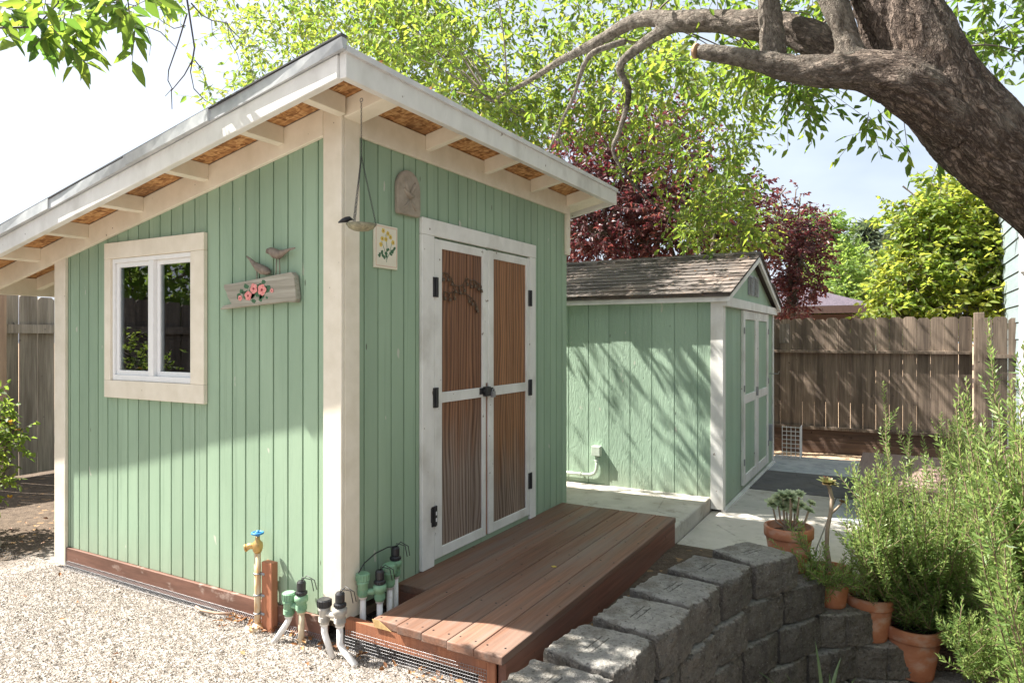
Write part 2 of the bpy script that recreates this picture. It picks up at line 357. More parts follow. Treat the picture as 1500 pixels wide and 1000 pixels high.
# ------------------------------------------------------------------ mesh building
class MB:
    def __init__(s): s.v = []; s.f = []; s.t = []
    def add(s, verts, faces, tone=None):
        b = len(s.v); s.v.extend([tuple(map(float, p)) for p in verts])
        tone = random.random() if tone is None else tone
        for f in faces: s.f.append(tuple(b + i for i in f)); s.t.append(tone)
        return s
    def hexa(s, p, tone=None):  # p: 4 bottom (ccw) + 4 top
        return s.add(p, [(3, 2, 1, 0), (4, 5, 6, 7), (0, 1, 5, 4), (1, 2, 6, 5), (2, 3, 7, 6), (3, 0, 4, 7)], tone)
    def box(s, x0, x1, y0, y1, z0, z1, tone=None):
        return s.hexa([(x0, y0, z0), (x1, y0, z0), (x1, y1, z0), (x0, y1, z0), (x0, y0, z1), (x1, y0, z1), (x1, y1, z1), (x0, y1, z1)], tone)
    def slope(s, x0, x1, y0, y1, fb, ft, tone=None):  # box whose bottom/top follow z = f(y)
        return s.hexa([(x0, y0, fb(y0)), (x1, y0, fb(y0)), (x1, y1, fb(y1)), (x0, y1, fb(y1)),
                       (x0, y0, ft(y0)), (x1, y0, ft(y0)), (x1, y1, ft(y1)), (x0, y1, ft(y1))], tone)
    def obox(s, c, ax, ay, az, tone=None):
        c, ax, ay, az = map(np.array, (c, ax, ay, az))
        return s.hexa([c - ax - ay - az, c + ax - ay - az, c + ax + ay - az, c - ax + ay - az,
                       c - ax - ay + az, c + ax - ay + az, c + ax + ay + az, c - ax + ay + az], tone)
    def prism(s, poly, o, u, v, n, tone=None):  # polygon in (u,v) from origin o, extruded along n
        o, u, v, n = map(lambda k: np.array(k, float), (o, u, v, n))
        a = [o + u * p[0] + v * p[1] for p in poly]; b = [p + n for p in a]; k = len(poly)
        return s.add(a + b, [tuple(range(k))[::-1], tuple(range(k, 2 * k))] + [(i, (i + 1) % k, k + (i + 1) % k, k + i) for i in range(k)], tone)
    def tube(s, pts, rad, sides=10, cap=True, tone=None):
        pts = [np.array(p, float) for p in pts]
        if not hasattr(rad, '__len__'): rad = [rad] * len(pts)
        vs = []; n = None
        for i, p in enumerate(pts):
            d = pts[min(i + 1, len(pts) - 1)] - pts[max(i - 1, 0)]; d /= (np.linalg.norm(d) + 1e-9)
            if n is None:
                n = np.cross(d, (0, 0, 1.)); 
                if np.linalg.norm(n) < .05: n = np.cross(d, (1., 0, 0))
            n = n - d * np.dot(n, d); n /= np.linalg.norm(n); m = np.cross(d, n)
            for k in range(sides):
                a = 2 * math.pi * k / sides; vs.append(p + rad[i] * (math.cos(a) * n + math.sin(a) * m))
        fs = []
        for i in range(len(pts) - 1):
            for k in range(sides):
                k2 = (k + 1) % sides; fs.append((i * sides + k, i * sides + k2, (i + 1) * sides + k2, (i + 1) * sides + k))
        if cap: fs.append(tuple(range(sides))[::-1]); fs.append(tuple(range((len(pts) - 1) * sides, len(pts) * sides)))
        return s.add(vs, fs, tone)
    def lathe(s, prof, c=(0, 0, 0), sides=28, squash=None, tone=None):
        vs = []; fs = []; c = np.array(c, float)
        for r, z in prof:
            for k in range(sides):
                a = 2 * math.pi * k / sides; vs.append(c + (r * math.cos(a), r * math.sin(a), z))
        n = len(prof)
        for i in range(n - 1):
            for k in range(sides):
                k2 = (k + 1) % sides; fs.append((i * sides + k, i * sides + k2, (i + 1) * sides + k2, (i + 1) * sides + k))
        if prof[0][0] > 1e-4: fs.append(tuple(range(sides))[::-1])
        if prof[-1][0] > 1e-4: fs.append(tuple(range((n - 1) * sides, n * sides)))
        return s.add(vs, fs, tone)
    def torus(s, c, R0, r0, nrm=(0, 0, 1), n1=12, n2=5, sx=1., tone=None):
        nrm = Vector(nrm).normalized(); q = nrm.to_track_quat('Z', 'Y'); vs = []; fs = []
        for i in range(n1):
            a = 2 * math.pi * i / n1
            for j in range(n2):
                b = 2 * math.pi * j / n2
                p = q @ Vector(((R0 + r0 * math.cos(b)) * math.cos(a) * sx, (R0 + r0 * math.cos(b)) * math.sin(a), r0 * math.sin(b)))
                vs.append(np.array(c) + np.array(p))
        for i in range(n1):
            for j in range(n2):
                fs.append((i * n2 + j, ((i + 1) % n1) * n2 + j, ((i + 1) % n1) * n2 + (j + 1) % n2, i * n2 + (j + 1) % n2))
        return s.add(vs, fs, tone)
    def build(s, name, mat, parent=None, smooth=False, bevel=0, base=None):
        me = bpy.data.meshes.new(name)
        root = parent
        while root is not None and root.parent is not None: root = root.parent
        off = np.array(root.location) if root is not None else None
        v = np.array(s.v, float)
        if root is None:
            off = np.array(base) if base is not None else np.array([(v[:, 0].min() + v[:, 0].max()) / 2, (v[:, 1].min() + v[:, 1].max()) / 2, v[:, 2].min()])
        me.from_pydata((v - off).tolist(), [], s.f); me.update()
        a = me.attributes.new('tone', 'FLOAT', 'FACE'); a.data.foreach_set('value', np.array(s.t, np.float32))
        if isinstance(mat, str): mat = M[mat]
        me.materials.append(mat)
        bm = bmesh.new(); bm.from_mesh(me); bmesh.ops.recalc_face_normals(bm, faces=bm.faces); bm.to_mesh(me); bm.free()
        if smooth: me.polygons.foreach_set('use_smooth', [True] * len(me.polygons))
        o = bpy.data.objects.new(name, me); COL.objects.link(o)
        if parent is not None: o.parent = parent
        else: o.location = off
        if bevel:
            b = o.modifiers.new('edge wear', 'BEVEL'); b.width = bevel; b.segments = 2; b.limit_method = 'ANGLE'; b.angle_limit = R(40)
        return o

def tag(o, label=None, cat=None, group=None, kind=None):
    if label: o['label'] = label
    if cat: o['category'] = cat
    if group: o['group'] = group
    if kind: o['kind'] = kind
    return o
def thing(name, loc, label, cat, group=None):
    o = bpy.data.objects.new(name, None); COL.objects.link(o); o.location = tuple(map(float, loc)); o.empty_display_size = .1
    return tag(o, label, cat, group)
def raw(name, V, Fc, mat, parent=None, tone=None, smooth=False, base=(0, 0, 0)):
    """mesh from arrays: V (n,3), Fc (m,k)"""
    me = bpy.data.meshes.new(name)
    root = parent
    while root is not None and root.parent is not None: root = root.parent
    off = np.array(root.location) if root is not None else np.array(base, float)
    V = (np.asarray(V, float) - off).astype(np.float32); Fc = np.asarray(Fc, np.int32); m, k = Fc.shape
    me.vertices.add(len(V)); me.vertices.foreach_set('co', V.ravel())
    me.loops.add(m * k); me.loops.foreach_set('vertex_index', Fc.ravel())
    me.polygons.add(m); me.polygons.foreach_set('loop_start', np.arange(0, m * k, k, dtype=np.int32))
    if smooth: me.polygons.foreach_set('use_smooth', np.ones(m, bool))
    me.update(calc_edges=True); me.validate()
    if tone is not None and len(me.polygons) == m:
        a = me.attributes.new('tone', 'FLOAT', 'FACE'); a.data.foreach_set('value', np.asarray(tone, np.float32))
    me.materials.append(M[mat] if isinstance(mat, str) else mat)
    o = bpy.data.objects.new(name, me); COL.objects.link(o)
    if parent is not None: o.parent = parent
    else: o.location = off
    return o
def unit(a): return a / (np.linalg.norm(a, axis=-1, keepdims=True) + 1e-9)

class Leaves:
    """pointed, slightly folded leaves: two quads each"""
    def __init__(s): s.P = []; s.D = []; s.N = []; s.L = []; s.W = []; s.T = []
    def add(s, P, D, N, L, W, T):
        n = len(P)
        for lst, v in ((s.P, P), (s.D, D), (s.N, N)): lst.append(np.asarray(v, float).reshape(n, 3))
        for lst, v in ((s.L, L), (s.W, W), (s.T, T)): lst.append(np.broadcast_to(np.asarray(v, float), (n,)).copy())
    def build(s, name, mat, parent=None, base=(0, 0, 0), fold=.18, droop=.12):
        P = np.concatenate(s.P); D = unit(np.concatenate(s.D)); N = np.concatenate(s.N)
        L = np.concatenate(s.L)[:, None]; W = np.concatenate(s.W)[:, None]; T = np.concatenate(s.T)
        N = unit(N - D * (N * D).sum(1, keepdims=True)); Sd = np.cross(D, N)
        up = N * W * fold
        V = np.stack([P, P + D * .33 * L + Sd * .5 * W + up, P + D * .70 * L + Sd * .33 * W + up * .6 - N * L * droop * .4, P + D * L - N * L * droop,
                      P + D * .70 * L - Sd * .33 * W + up * .6 - N * L * droop * .4, P + D * .33 * L - Sd * .5 * W + up], 1).reshape(-1, 3)
        n = len(P); b = (np.arange(n) * 6)[:, None]
        Fc = np.concatenate([b + [0, 1, 2, 3], b + [0, 3, 4, 5]], 1).reshape(-1, 4)
        return raw(name, V, Fc, mat, parent, np.repeat(T, 2), base=base)
class Twigs:
    """many thin three-sided sticks"""
    def __init__(s): s.A = []; s.B = []; s.ra = []; s.rb = []
    def add(s, A, B, ra, rb):
        A = np.asarray(A, float).reshape(-1, 3); B = np.asarray(B, float).reshape(-1, 3); n = len(A)
        s.A.append(A); s.B.append(B); s.ra.append(np.broadcast_to(ra, (n,)).copy()); s.rb.append(np.broadcast_to(rb, (n,)).copy())
    def path(s, pts, r0, r1):
        pts = np.asarray(pts, float); n = len(pts); r = np.linspace(r0, r1, n); s.add(pts[:-1], pts[1:], r[:-1], r[1:])
    def build(s, name, mat, parent=None, base=(0, 0, 0), sides=4):
        A = np.concatenate(s.A); B = np.concatenate(s.B); ra = np.concatenate(s.ra)[:, None]; rb = np.concatenate(s.rb)[:, None]
        d = unit(B - A); ref = np.where(np.abs(d[:, 2:3]) > .9, [[1., 0, 0]], [[0, 0, 1.]]); u = unit(np.cross(d, ref)); w = np.cross(d, u)
        vs = []
        for E_, r in ((A, ra), (B, rb)):
            for k in range(sides):
                a = 2 * math.pi * k / sides; vs.append(E_ + r * (math.cos(a) * u + math.sin(a) * w))
        V = np.stack(vs, 1).reshape(-1, 3); n = len(A); b = (np.arange(n) * 2 * sides)[:, None]
        Fc = np.concatenate([b + [k, (k + 1) % sides, sides + (k + 1) % sides, sides + k] for k in range(sides)], 1).reshape(-1, 4)
        return raw(name, V, Fc, mat, parent, np.full(len(Fc), .5), smooth=True, base=base)

# ------------------------------------------------------------------ the ground
PATH = np.array([(-1.7, -1.27), (-.9, -1.29), (-.15, -1.335), (.22, -1.365), (.70, -1.405), (1.1, -1.475), (1.55, -1.58), (1.82, -1.72), (2.04, -1.84), (2.2, -2.0),
                 (2.32, -2.2), (2.45, -2.5), (2.5, -2.9), (2.5, -3.3)])
def path_at(s):
    seg = np.linalg.norm(np.diff(PATH, axis=0), axis=1); cs = np.concatenate([[0], np.cumsum(seg)])
    i = int(np.clip(np.searchsorted(cs, s) - 1, 0, len(seg) - 1)); t = (s - cs[i]) / seg[i]
    p = PATH[i] * (1 - t) + PATH[i + 1] * t
    def tang(q):
        j = int(np.clip(np.searchsorted(cs, q) - 1, 0, len(seg) - 1)); return (PATH[j + 1] - PATH[j]) / seg[j]
    d = tang(s - .12) + tang(s) + tang(s + .12); return p, d / np.linalg.norm(d)
def path_s(pt):
    best = 0; bd = 9
    for k in range(0, 520):
        p, _ = path_at(k * .01); d = np.hypot(*(p - np.array(pt)))
        if d < bd: bd = d; best = k * .01
    return best
def in_poly(x, y, poly):
    ins = np.zeros(x.shape, bool); n = len(poly)
    for i in range(n):
        (x1, y1), (x2, y2) = poly[i], poly[(i + 1) % n]
        c = ((y1 > y) != (y2 > y)) & (x < (x2 - x1) * (y - y1) / (y2 - y1 + 1e-12) + x1); ins ^= c
    return ins
SUNK = [(p[0] - .02, p[1] + .14) if i < 6 else (p[0] + .10, p[1] + .10) for i, p in enumerate(PATH)] + [(2.6, -6), (-6, -6), (-6, -2.6), (-1.75, -2.4)]
def height(x, y):
    n1 = np.sin(x * 2.1 + 1.3 * np.sin(y * 1.7)) * np.sin(y * 2.6 + .7) * .012
    h = n1 - .055 * np.clip((x - 2.2) / .4, 0, 1)
    h = h + .12 * np.clip((y - 3.2) / 2.0, 0, 1) * np.clip((.9 - x) / 1.5, 0, 1)
    sl = np.clip((-1.75 - y) / 1.5, 0, 1) * np.clip((3.7 - x) / .5, 0, 1) * (x > 2.0)
    h = h - .75 * sl
    return np.where(in_poly(x, y, SUNK), -.82 + n1, h)
xs = np.concatenate([[-220, -120, -60, -30, -16, -9], np.arange(-6, 9.01, .1), [11, 15, 22, 34, 60, 120, 220]])
ys = np.concatenate([[-220, -120, -60, -30, -16, -9], np.arange(-6, 8.01, .1), [10, 14, 22, 34, 60, 120, 220]])
X, Y = np.meshgrid(xs, ys, indexing='ij'); V = np.stack([X, Y, height(X, Y) - .012], -1).reshape(-1, 3)
ny = len(ys); I, J = np.meshgrid(np.arange(len(xs) - 1), np.arange(ny - 1), indexing='ij'); b = (I * ny + J).reshape(-1, 1)
tag(raw('ground', V, b + [0, ny, ny + 1, 1], 'ground', smooth=True), kind='structure')

# pebbles: uncountable, one object
def icos():
    bm = bmesh.new(); bmesh.ops.create_icosphere(bm, subdivisions=1, radius=1); v = np.array([q.co[:] for q in bm.verts]); f = np.array([[w.index for w in q.verts] for q in bm.faces]); bm.free(); return v, f
iv, ifc = icos()
n = 140000
px_ = RNG.uniform(-2.0, .0, n); py_ = RNG.uniform(-1.15, 3.1, n)
keep = (RNG.random(n) < np.where(py_ > 2.45, .35, 1)) & (px_ < np.where(py_ > 2.5, .0, -.012)) & ~((px_ > -.03) & (py_ < 0)) & ~((py_ < -1.0) & (px_ > -.5))
keep &= (px_ > -1.1 - .25 * (py_ - .5))
px_, py_ = px_[keep], py_[keep]; n = len(px_)
sz = RNG.uniform(.0032, .0070, n) * np.where(RNG.random(n) < .03, 1.7, 1); q = RNG.normal(size=(n, 3, 3)); Q, _ = np.linalg.qr(q)
sc = np.stack([np.ones(n), RNG.uniform(.65, 1, n), RNG.uniform(.4, .75, n)], 1)
jit = 1 + RNG.uniform(-.16, .16, (n, len(iv)))
pv = (iv[None] * jit[..., None]) * (sc * sz[:, None])[:, None, :]
Q = Q * .55 + np.eye(3)[None] * .45
pv = np.einsum('nij,nkj->nki', Q, pv)
pz = height(px_, py_) - .008 + RNG.random(n) ** 2 * .011
pv += np.stack([px_, py_, pz], 1)[:, None, :]
Fp = (ifc[None] + (np.arange(n) * len(iv))[:, None, None]).reshape(-1, 3)
tag(raw('gravel', pv.reshape(-1, 3), Fp, 'pebble', tone=np.repeat(RNG.random(n), len(ifc)), smooth=True), 'pale pea gravel spread in front of the green shed', 'gravel', kind='stuff')

def patch(name, mat, x0, x1, y0, y1, z0, z1, bevel=.012, tone=.5):
    return tag(MB().box(x0, x1, y0, y1, z0, z1, tone).build(name, mat, bevel=bevel), kind='structure')
patch('concrete_slab', 'conc', 2.42, 3.60, -.86, 3.2, -.3, .075)
patch('patio', 'conc', 2.44, 3.715, -2.05, -1.755, -.3, -.042, .006)
patch('patio', 'conc', 2.44, 4.58, -1.75, -.868, -.3, -.04, .006)
patch('patio', 'concdark', 4.585, 5.64, -3.3, -.90, -.3, -.034, .006)
patch('patio', 'concblue', 5.645, 6.78, -3.3, -.90, -.3, -.040, .006)
patch('patio', 'concblue', 3.72, 4.58, -3.3, -1.755, -.3, -.043, .006)

# ------------------------------------------------------------------ the near shed
W_, D_ = 2.475, 2.42
ZB = lambda y: 2.585 - .2 * (y + .28)          # underside of the roof sheathing
shed = thing('garden_shed', (W_ / 2, D_ / 2, 0), 'large sage green shed with sloping roof and brown double doors behind the deck', 'shed')
def siding(mat, axis, fixed, out, a0, a1, step, zb, zt, hole=None, parent=shed, gap=.009, th=.016, depth=.008, start=0):
    mb = MB(); e = [a0]; k = a0 + start
    while k < a1 - .02:
        if k > a0 + .02: e.append(k)
        k += step
    e.append(a1)
    def quad(p0, p1, z0, z1, o0, o1, tone):
        zz0 = (z0(p0), z0(p1)); zz1 = (z1(p0), z1(p1))
        f = (lambda a, d, z: (fixed + d, a, z)) if axis == 'y' else (lambda a, d, z: (a, fixed + d, z))
        mb.hexa([f(p0, o0, zz0[0]), f(p1, o0, zz0[1]), f(p1, o1, zz0[1]), f(p0, o1, zz0[0]), f(p0, o0, zz1[0]), f(p1, o0, zz1[1]), f(p1, o1, zz1[1]), f(p0, o1, zz1[0])], tone)
    for i in range(len(e) - 1):
        p0 = e[i] + (gap / 2 if i else 0); p1 = e[i + 1] - (gap / 2 if i < len(e) - 2 else 0); t = random.random()
        spans = [(p0, p1, zb, zt)]
        if hole:
            h0, h1, hz0, hz1 = hole; spans = []
            for q0, q1, inside in ((p0, min(p1, h0), 0), (max(p0, h0), min(p1, h1), 1), (max(p0, h1), p1, 0)):
                if q1 - q0 < .002: continue
                if inside: spans += [(q0, q1, zb, lambda a: hz0), (q0, q1, lambda a: hz1, zt)]
                else: spans.append((q0, q1, zb, zt))
        for q0, q1, z0, z1 in spans: quad(q0, q1, z0, z1, 0, -out * th, t)
    back = [(a0, a1, zb, zt)]
    if hole:
        h0, h1, hz0, hz1 = hole
        back = [(a0, h0, zb, zt), (h1, a1, zb, zt), (h0, h1, zb, lambda a: hz0), (h0, h1, lambda a: hz1, zt)]
    for q0, q1, z0, z1 in back: quad(q0, q1, z0, z1, -out * depth, -out * (th + .02), .5)
    return mb.build('wall', mat, parent, bevel=.0018)
ztop = lambda y: ZB(y) - .01
siding('green', 'y', 0, -1, .0, D_, .1016, lambda a: .117, ztop, hole=(1.02, 1.82, 1.15, 1.93), start=.045)
siding('green', 'x', 0, -1, .04, W_, .1016, lambda a: .15, lambda a: 2.52, start=.015)
siding('green', 'y', W_, 1, .04, D_, .1016, lambda a: .117, ztop)
siding('green', 'x', D_, 1, .04, W_ - .04, .1016, lambda a: .117, lambda a: ztop(D_))
f = MB().box(.04, W_ - .04, .04, D_ - .04, .06, .10); f.build('floor', 'dark', shed)
# corner boards
MB().box(-.022, -.0005, -.022, .094, .118, 2.512).build('corner_trim', 'cream', shed, bevel=.004)
MB().box(-.0002, .101, -.0225, -.0005, .118, 2.46).build('corner_trim', 'cream', shed, bevel=.004)
MB().box(-.022, -.0005, 2.30, 2.425, .0, ZB(2.3) - .12).build('corner_trim', 'cream', shed, bevel=.004)
MB().box(2.430, 2.497, -.0225, -.0005, 2.075, 2.388).build('corner_trim', 'cream', shed, bevel=.004)
# rake board, frieze
MB().slope(-.024, -.0008, .0942, 3.17, lambda y: ZB(y) - .135, lambda y: ZB(y) - .004).build('rake_trim', 'cream', shed, bevel=.004)
MB().box(.102, 2.50, -.022, -.0008, 2.388, ZB(0) - .003).build('frieze_board', 'cream', shed, bevel=.004)
# rafters showing under the front eave
for x in (.045, .64, 1.24, 1.85, 2.44):
    w = .055 if x < .1 else .021
    MB().slope(x - w, x + w, -.258, -.0235, lambda y: ZB(y) - .088, lambda y: ZB(y) - .002).build('rafter', 'cream', shed, bevel=.003)
MB().slope(2.52, 2.735, -.25, 2.4, lambda y: ZB(y) - .06, lambda y: ZB(y) - .045).build('soffit', 'cream', shed)
# lookouts under the rake
for y in (-.03, .37, .93, 1.50, 2.05, 2.60, 3.15):
    MB().slope(-.258, -.0245, y - .02, y + .02, lambda q: ZB(q) - .085, lambda q: ZB(q) - .002).build('lookout', 'cream', shed, bevel=.003)
MB().slope(-.0245, .0, .1, 3.2, lambda q: ZB(q) - .003, lambda q: ZB(q) - .0015).build('rake_nailer', 'bird', shed)
MB().box(-.256, 2.73, 3.27, 3.31, ZB(3.3) - .13, ZB(3.3)).build('eave_board', 'cream', shed, bevel=.004)
for x in (.3, 1.2, 2.1):
    MB().slope(x - .02, x + .02, 2.43, 3.268, lambda y: ZB(y) - .09, lambda y: ZB(y) - .002).build('rafter', 'cream', shed, bevel=.003)
# roof
MB().slope(-.262, 2.742, -.262, 3.31, lambda y: ZB(y), lambda y: ZB(y) + .012).build('roof_sheathing', 'osb', shed)
MB().slope(-.29, 2.77, -.292, 3.335, lambda y: ZB(y) + .0125, lambda y: ZB(y) + .020).build('roof_covering', 'roofing', shed, bevel=.003)
MB().box(-.2885, 2.775, -.30, -.2625, 2.487, 2.612).build('fascia', 'white', shed, bevel=.004)
MB().slope(-.30, -.2625, -.262, 3.32, lambda y: ZB(y) - .095, lambda y: ZB(y) + .004).build('barge_board', 'white', shed, bevel=.004)
MB().slope(2.7425, 2.78, -.262, 3.32, lambda y: ZB(y) - .095, lambda y: ZB(y) + .03).build('barge_board', 'white', shed, bevel=.004)
# drip edge in overlapping lengths, slightly bent
mb = MB()
for a, bq, o in ((-.31, .52, .0), (.515, 1.15, .014), (1.145, 1.9, .004), (1.895, 3.34, .012)):
    k = np.linspace(a, bq, 7)
    for i in range(6):
        w0 = .008 * math.sin(k[i] * 4.1); w1 = .008 * math.sin(k[i + 1] * 4.1)
        mb.hexa([(-.314 - o + w0 * .3, k[i], ZB(k[i]) + .004), (-.301, k[i], ZB(k[i]) + .004), (-.301, k[i + 1], ZB(k[i + 1]) + .004), (-.314 - o + w1 * .3, k[i + 1], ZB(k[i + 1]) + .004),
                 (-.318 - o + w0, k[i], ZB(k[i]) + .054 + w0), (-.29, k[i], ZB(k[i]) + .054 + w0), (-.29, k[i + 1], ZB(k[i + 1]) + .054 + w1), (-.318 - o + w1, k[i + 1], ZB(k[i + 1]) + .054 + w1)], .4 + .2 * random.random())
mb.build('drip_edge', 'drip', shed)
MB().slope(-.322, -.285, -.305, 3.34, lambda y: ZB(y) + .0625 + .003 * math.sin(y * 5), lambda y: ZB(y) + .069 + .003 * math.sin(y * 5)).build('roofing_edge', 'edge', shed)
mb = MB(); mb.slope(-.296, 2.776, -.312, -.293, lambda y: ZB(y) - .002, lambda y: ZB(y) + .023); mb.build('drip_edge', 'roofing', shed)
# skirt board and wire skirt under the window wall
MB().box(-.016, .02, .095, 2.30, .008, .116).build('skirt_board', 'skirt', shed, bevel=.003)
def wire_mesh(name, p0, p1, z0, z1, lean, parent, cell=.0125):
    p0 = np.array(p0); p1 = np.array(p1); L = np.linalg.norm(p1 - p0); t = Twigs(); k = int(L / cell); nz = max(2, int((z1 - z0) / cell))
    ln = np.array(lean)
    for i in range(k + 1):
        q = p0 + (p1 - p0) * i / k; t.add([(*(q + ln), z0)], [(*q, z1)], .0011, .0011)
    for j in range(nz + 1):
        fz = j / nz; o = ln * (1 - fz); t.add([(*(p0 + o), z0 + (z1 - z0) * fz)], [(*(p1 + o), z0 + (z1 - z0) * fz)], .0011, .0011)
    return t.build(name, 'steel', parent, sides=3)
wire_mesh('wire_skirt', (-.018, .10), (-.018, 2.28), .0, .036, (-.03, 0), shed)
# window
win = MB()
for (y0, y1, z0, z1) in ((.952, 1.868, 1.08, 1.182), (.952, 1.868, 1.898, 1.992)): win.box(-.026, -.001, y0, y1, z0, z1)
for (y0, y1) in ((.952, 1.064), (1.806, 1.868)): win.box(-.0255, -.001, y0, y1, 1.1825, 1.8975)
wf = win.build('window', 'cream', shed, bevel=.003)
fr = MB()
fr.box(-.012, .05, 1.064, 1.084, 1.183, 1.897); fr.box(-.012, .05, 1.786, 1.806, 1.183, 1.897)
fr.box(-.012, .05, 1.084, 1.786, 1.183, 1.215); fr.box(-.012, .05, 1.084, 1.786, 1.872, 1.897)
fr.box(-.010, .05, 1.413, 1.455, 1.215, 1.872)
fr.build('frame', 'vinyl', wf, bevel=.003)
sa = MB()
for (a0, a1, x) in ((1.455, 1.786, .002), (1.084, 1.413, .012)):
    w = .026
    sa.box(x, x + .025, a0, a0 + w, 1.215, 1.872); sa.box(x, x + .025, a1 - w, a1, 1.215, 1.872)
    sa.box(x, x + .025, a0 + w, a1 - w, 1.215, 1.215 + w); sa.box(x, x + .025, a0 + w, a1 - w, 1.872 - w, 1.872)
sa.build('sash', 'vinyl', wf, bevel=.003)
MB().box(.012, .016, 1.481, 1.760, 1.241, 1.846).build('pane', 'glass', wf)
MB().box(.022, .026, 1.110, 1.387, 1.241, 1.846).build('pane', 'glass', wf)
# doors
MB().box(.590, .700, -.024, -.0008, .172, 1.992).build('door_casing', 'white', shed, bevel=.004)
MB().box(1.824, 1.912, -.024, -.0008, .172, 1.992).build('door_casing', 'white', shed, bevel=.004)
MB().box(.590, 1.915, -.0245, -.0008, 1.9925, 2.083).build('door_casing', 'white', shed, bevel=.004)
def leaf(x0, x1, pa, pb, mat, inner):
    fm = MB()
    fm.box(x0, pa, -.022, -.004, .205, 1.980); fm.box(pb, x1, -.022, -.004, .205, 1.980)
    for z0, z1 in ((.205, .262), (1.066, 1.126), (1.930, 1.980)): fm.box(pa, pb, -.0215, -.004, z0, z1)
    o = fm.build('door', 'white', shed, bevel=.003)
    pm = MB(); nb = 5; e = np.linspace(pa, pb, nb + 1) + np.array([0] + [random.uniform(-.014, .014) for _ in range(nb - 1)] + [0])
    for z0, z1 in ((.262, 1.066), (1.126, 1.930)):
        for i in range(nb):
            pm.box(e[i] + .003, e[i + 1] - .003, -.012, -.003, z0, z1, .2 + .6 * random.random())
        pm.box(pa, pb, -.008, -.001, z0, z1, .2)
    pm.build('panel', mat, o)
    return o
da = leaf(.703, 1.243, .775, 1.205, 'door_a', 1); db = leaf(1.275, 1.821, 1.337, 1.773, 'door_b', 0)
MB().box(1.244, 1.274, -.009, -.002, .205, 1.15).build('astragal', 'rawred', da)
MB().box(1.244, 1.274, -.018, -.002, 1.151, 1.975).build('astragal', 'white', da)
def hinge(x, z, door, plate=False):
    m = MB(); m.box(x - .024, x + .024, -.030, -.0225, z - .055, z + .055); m.tube([(x, -.031, z - .055), (x, -.031, z + .055)], .008, 10)
    if plate: m.box(x - .030, x - .024, -.029, -.0225, z - .03, z + .05)
    for dz in (-.038, .0, .038): m.tube([(x + .014, -.033, z + dz), (x + .014, -.029, z + dz)], .005, 8)
    h = m.build('hinge', 'black', door, bevel=.002)
    if plate:
        w = MB(); 
        for dz in (-.018, .018): w.box(x - .004, x + .006, -.0402, -.0395, z + dz - .010, z + dz + .010)
        w.build('screw_plate', 'vinyl', door)
for z in (1.711, 1.101): hinge(.708, z, da)
hinge(.695, .449, da, True)
for z in (1.706, 1.088, .441): hinge(1.823, z, db)
lt = MB(); lt.box(1.165, 1.26, -.029, -.0225, 1.085, 1.125); lt.box(1.205, 1.262, -.048, -.0225, 1.072, 1.13)
lt.tube([(1.19, -.035, 1.105), (1.315, -.035, 1.105)], .009, 10); lt.box(1.25, 1.30, -.043, -.023, 1.085, 1.122)
la = lt.build('latch', 'black', da, bevel=.003)
pk = MB(); pk.box(1.262, 1.296, -.062, -.044, 1.062, 1.098); pk.torus((1.279, -.053, 1.10), .013, .0035, (0, 1, 0), 14, 6); pk.build('padlock', 'steel', la, bevel=.003)
MB().box(.705, 1.82, -.010, -.001, .171, .204).build('threshold', 'green', shed)
# coil of hose hung on the far side wall
hc = MB()
for k in range(5): hc.torus((W_ + .02 + .018 * (k % 3), .20 + .004 * k, 1.40 + .004 * k), .125 - .012 * k, .009, (1, .05 * k, 0), 36, 8)
hc.box(W_, W_ + .06, .17, .22, 1.49, 1.515)
tag(hc.build('hose_coil', 'tealpl', smooth=True), 'slate blue hose coil hung on the far side wall of the big shed', 'hose')
# teal pot standing inside the window
ts = MB().box(.045, .22, 1.0, 1.9, 1.165, 1.185).build('window_shelf', 'dark', shed)
tp = thing('potted_plant', (.10, 1.17, 1.186), 'small teal pot with one leaf standing inside the shed window', 'potted plant')
MB().lathe([(.045, 0), (.06, .08), (.065, .105), (.055, .105), (.052, .09)], (.10, 1.17, 1.186), 20).build('pot', 'teal', tp, smooth=True)
lv = Leaves(); pp = np.array([(.10, 1.17, 1.29)] * 5); lv.add(pp, [(-.4, .4, .9), (-.3, -.3, .8), (.1, .5, .7), (-.5, .1, .5), (-.3, .7, .5)], RNG.normal(size=(5, 3)), .13, .05, .7); lv.build('leaves', 'lantana', tp)

# ------------------------------------------------------------------ the deck
deck = thing('wooden_deck', (1.17, -.44, 0), 'low red brown plank deck in front of the double doors', 'deck')
DT = .170
dm = MB()
for i, (y0, y1, x0) in enumerate(((-.188, -.004, .40), (-.332, -.192, .0), (-.472, -.336, -.012), (-.61, -.476, -.02), (-.748, -.614, -.03), (-.888, -.752, -.036))):
    dm.box(x0, 2.385, y0, y1, DT - .038 + (.0 if i else -.002), DT - .001 * (i % 2), [.25, .55, .15, .45, .75, .40][i])
dm.build('decking', 'deck', deck, bevel=.005)
SCREW = None
for x in (.03, .42, .83, 1.25, 1.66, 2.05, 2.36):
    for yc in (-.26, -.404, -.543, -.681, -.82):
        for dy in (-.04, .04):
            if random.random() < .85:
                if SCREW is None: SCREW = MB().tube([(deck.location.x, deck.location.y, DT - .003), (deck.location.x, deck.location.y, DT + .0006)], .0045, 8).build('screw', 'black', deck); q_ = SCREW
                else: q_ = SCREW.copy(); COL.objects.link(q_); q_.parent = deck
                q_.location = (x + random.uniform(-.006, .006) - deck.location.x, yc + dy - deck.location.y, 0)
MB().box(.0, 2.38, -.884, -.846, -.05, DT - .0385).build('rim_board', 'deckrim', deck, bevel=.003)
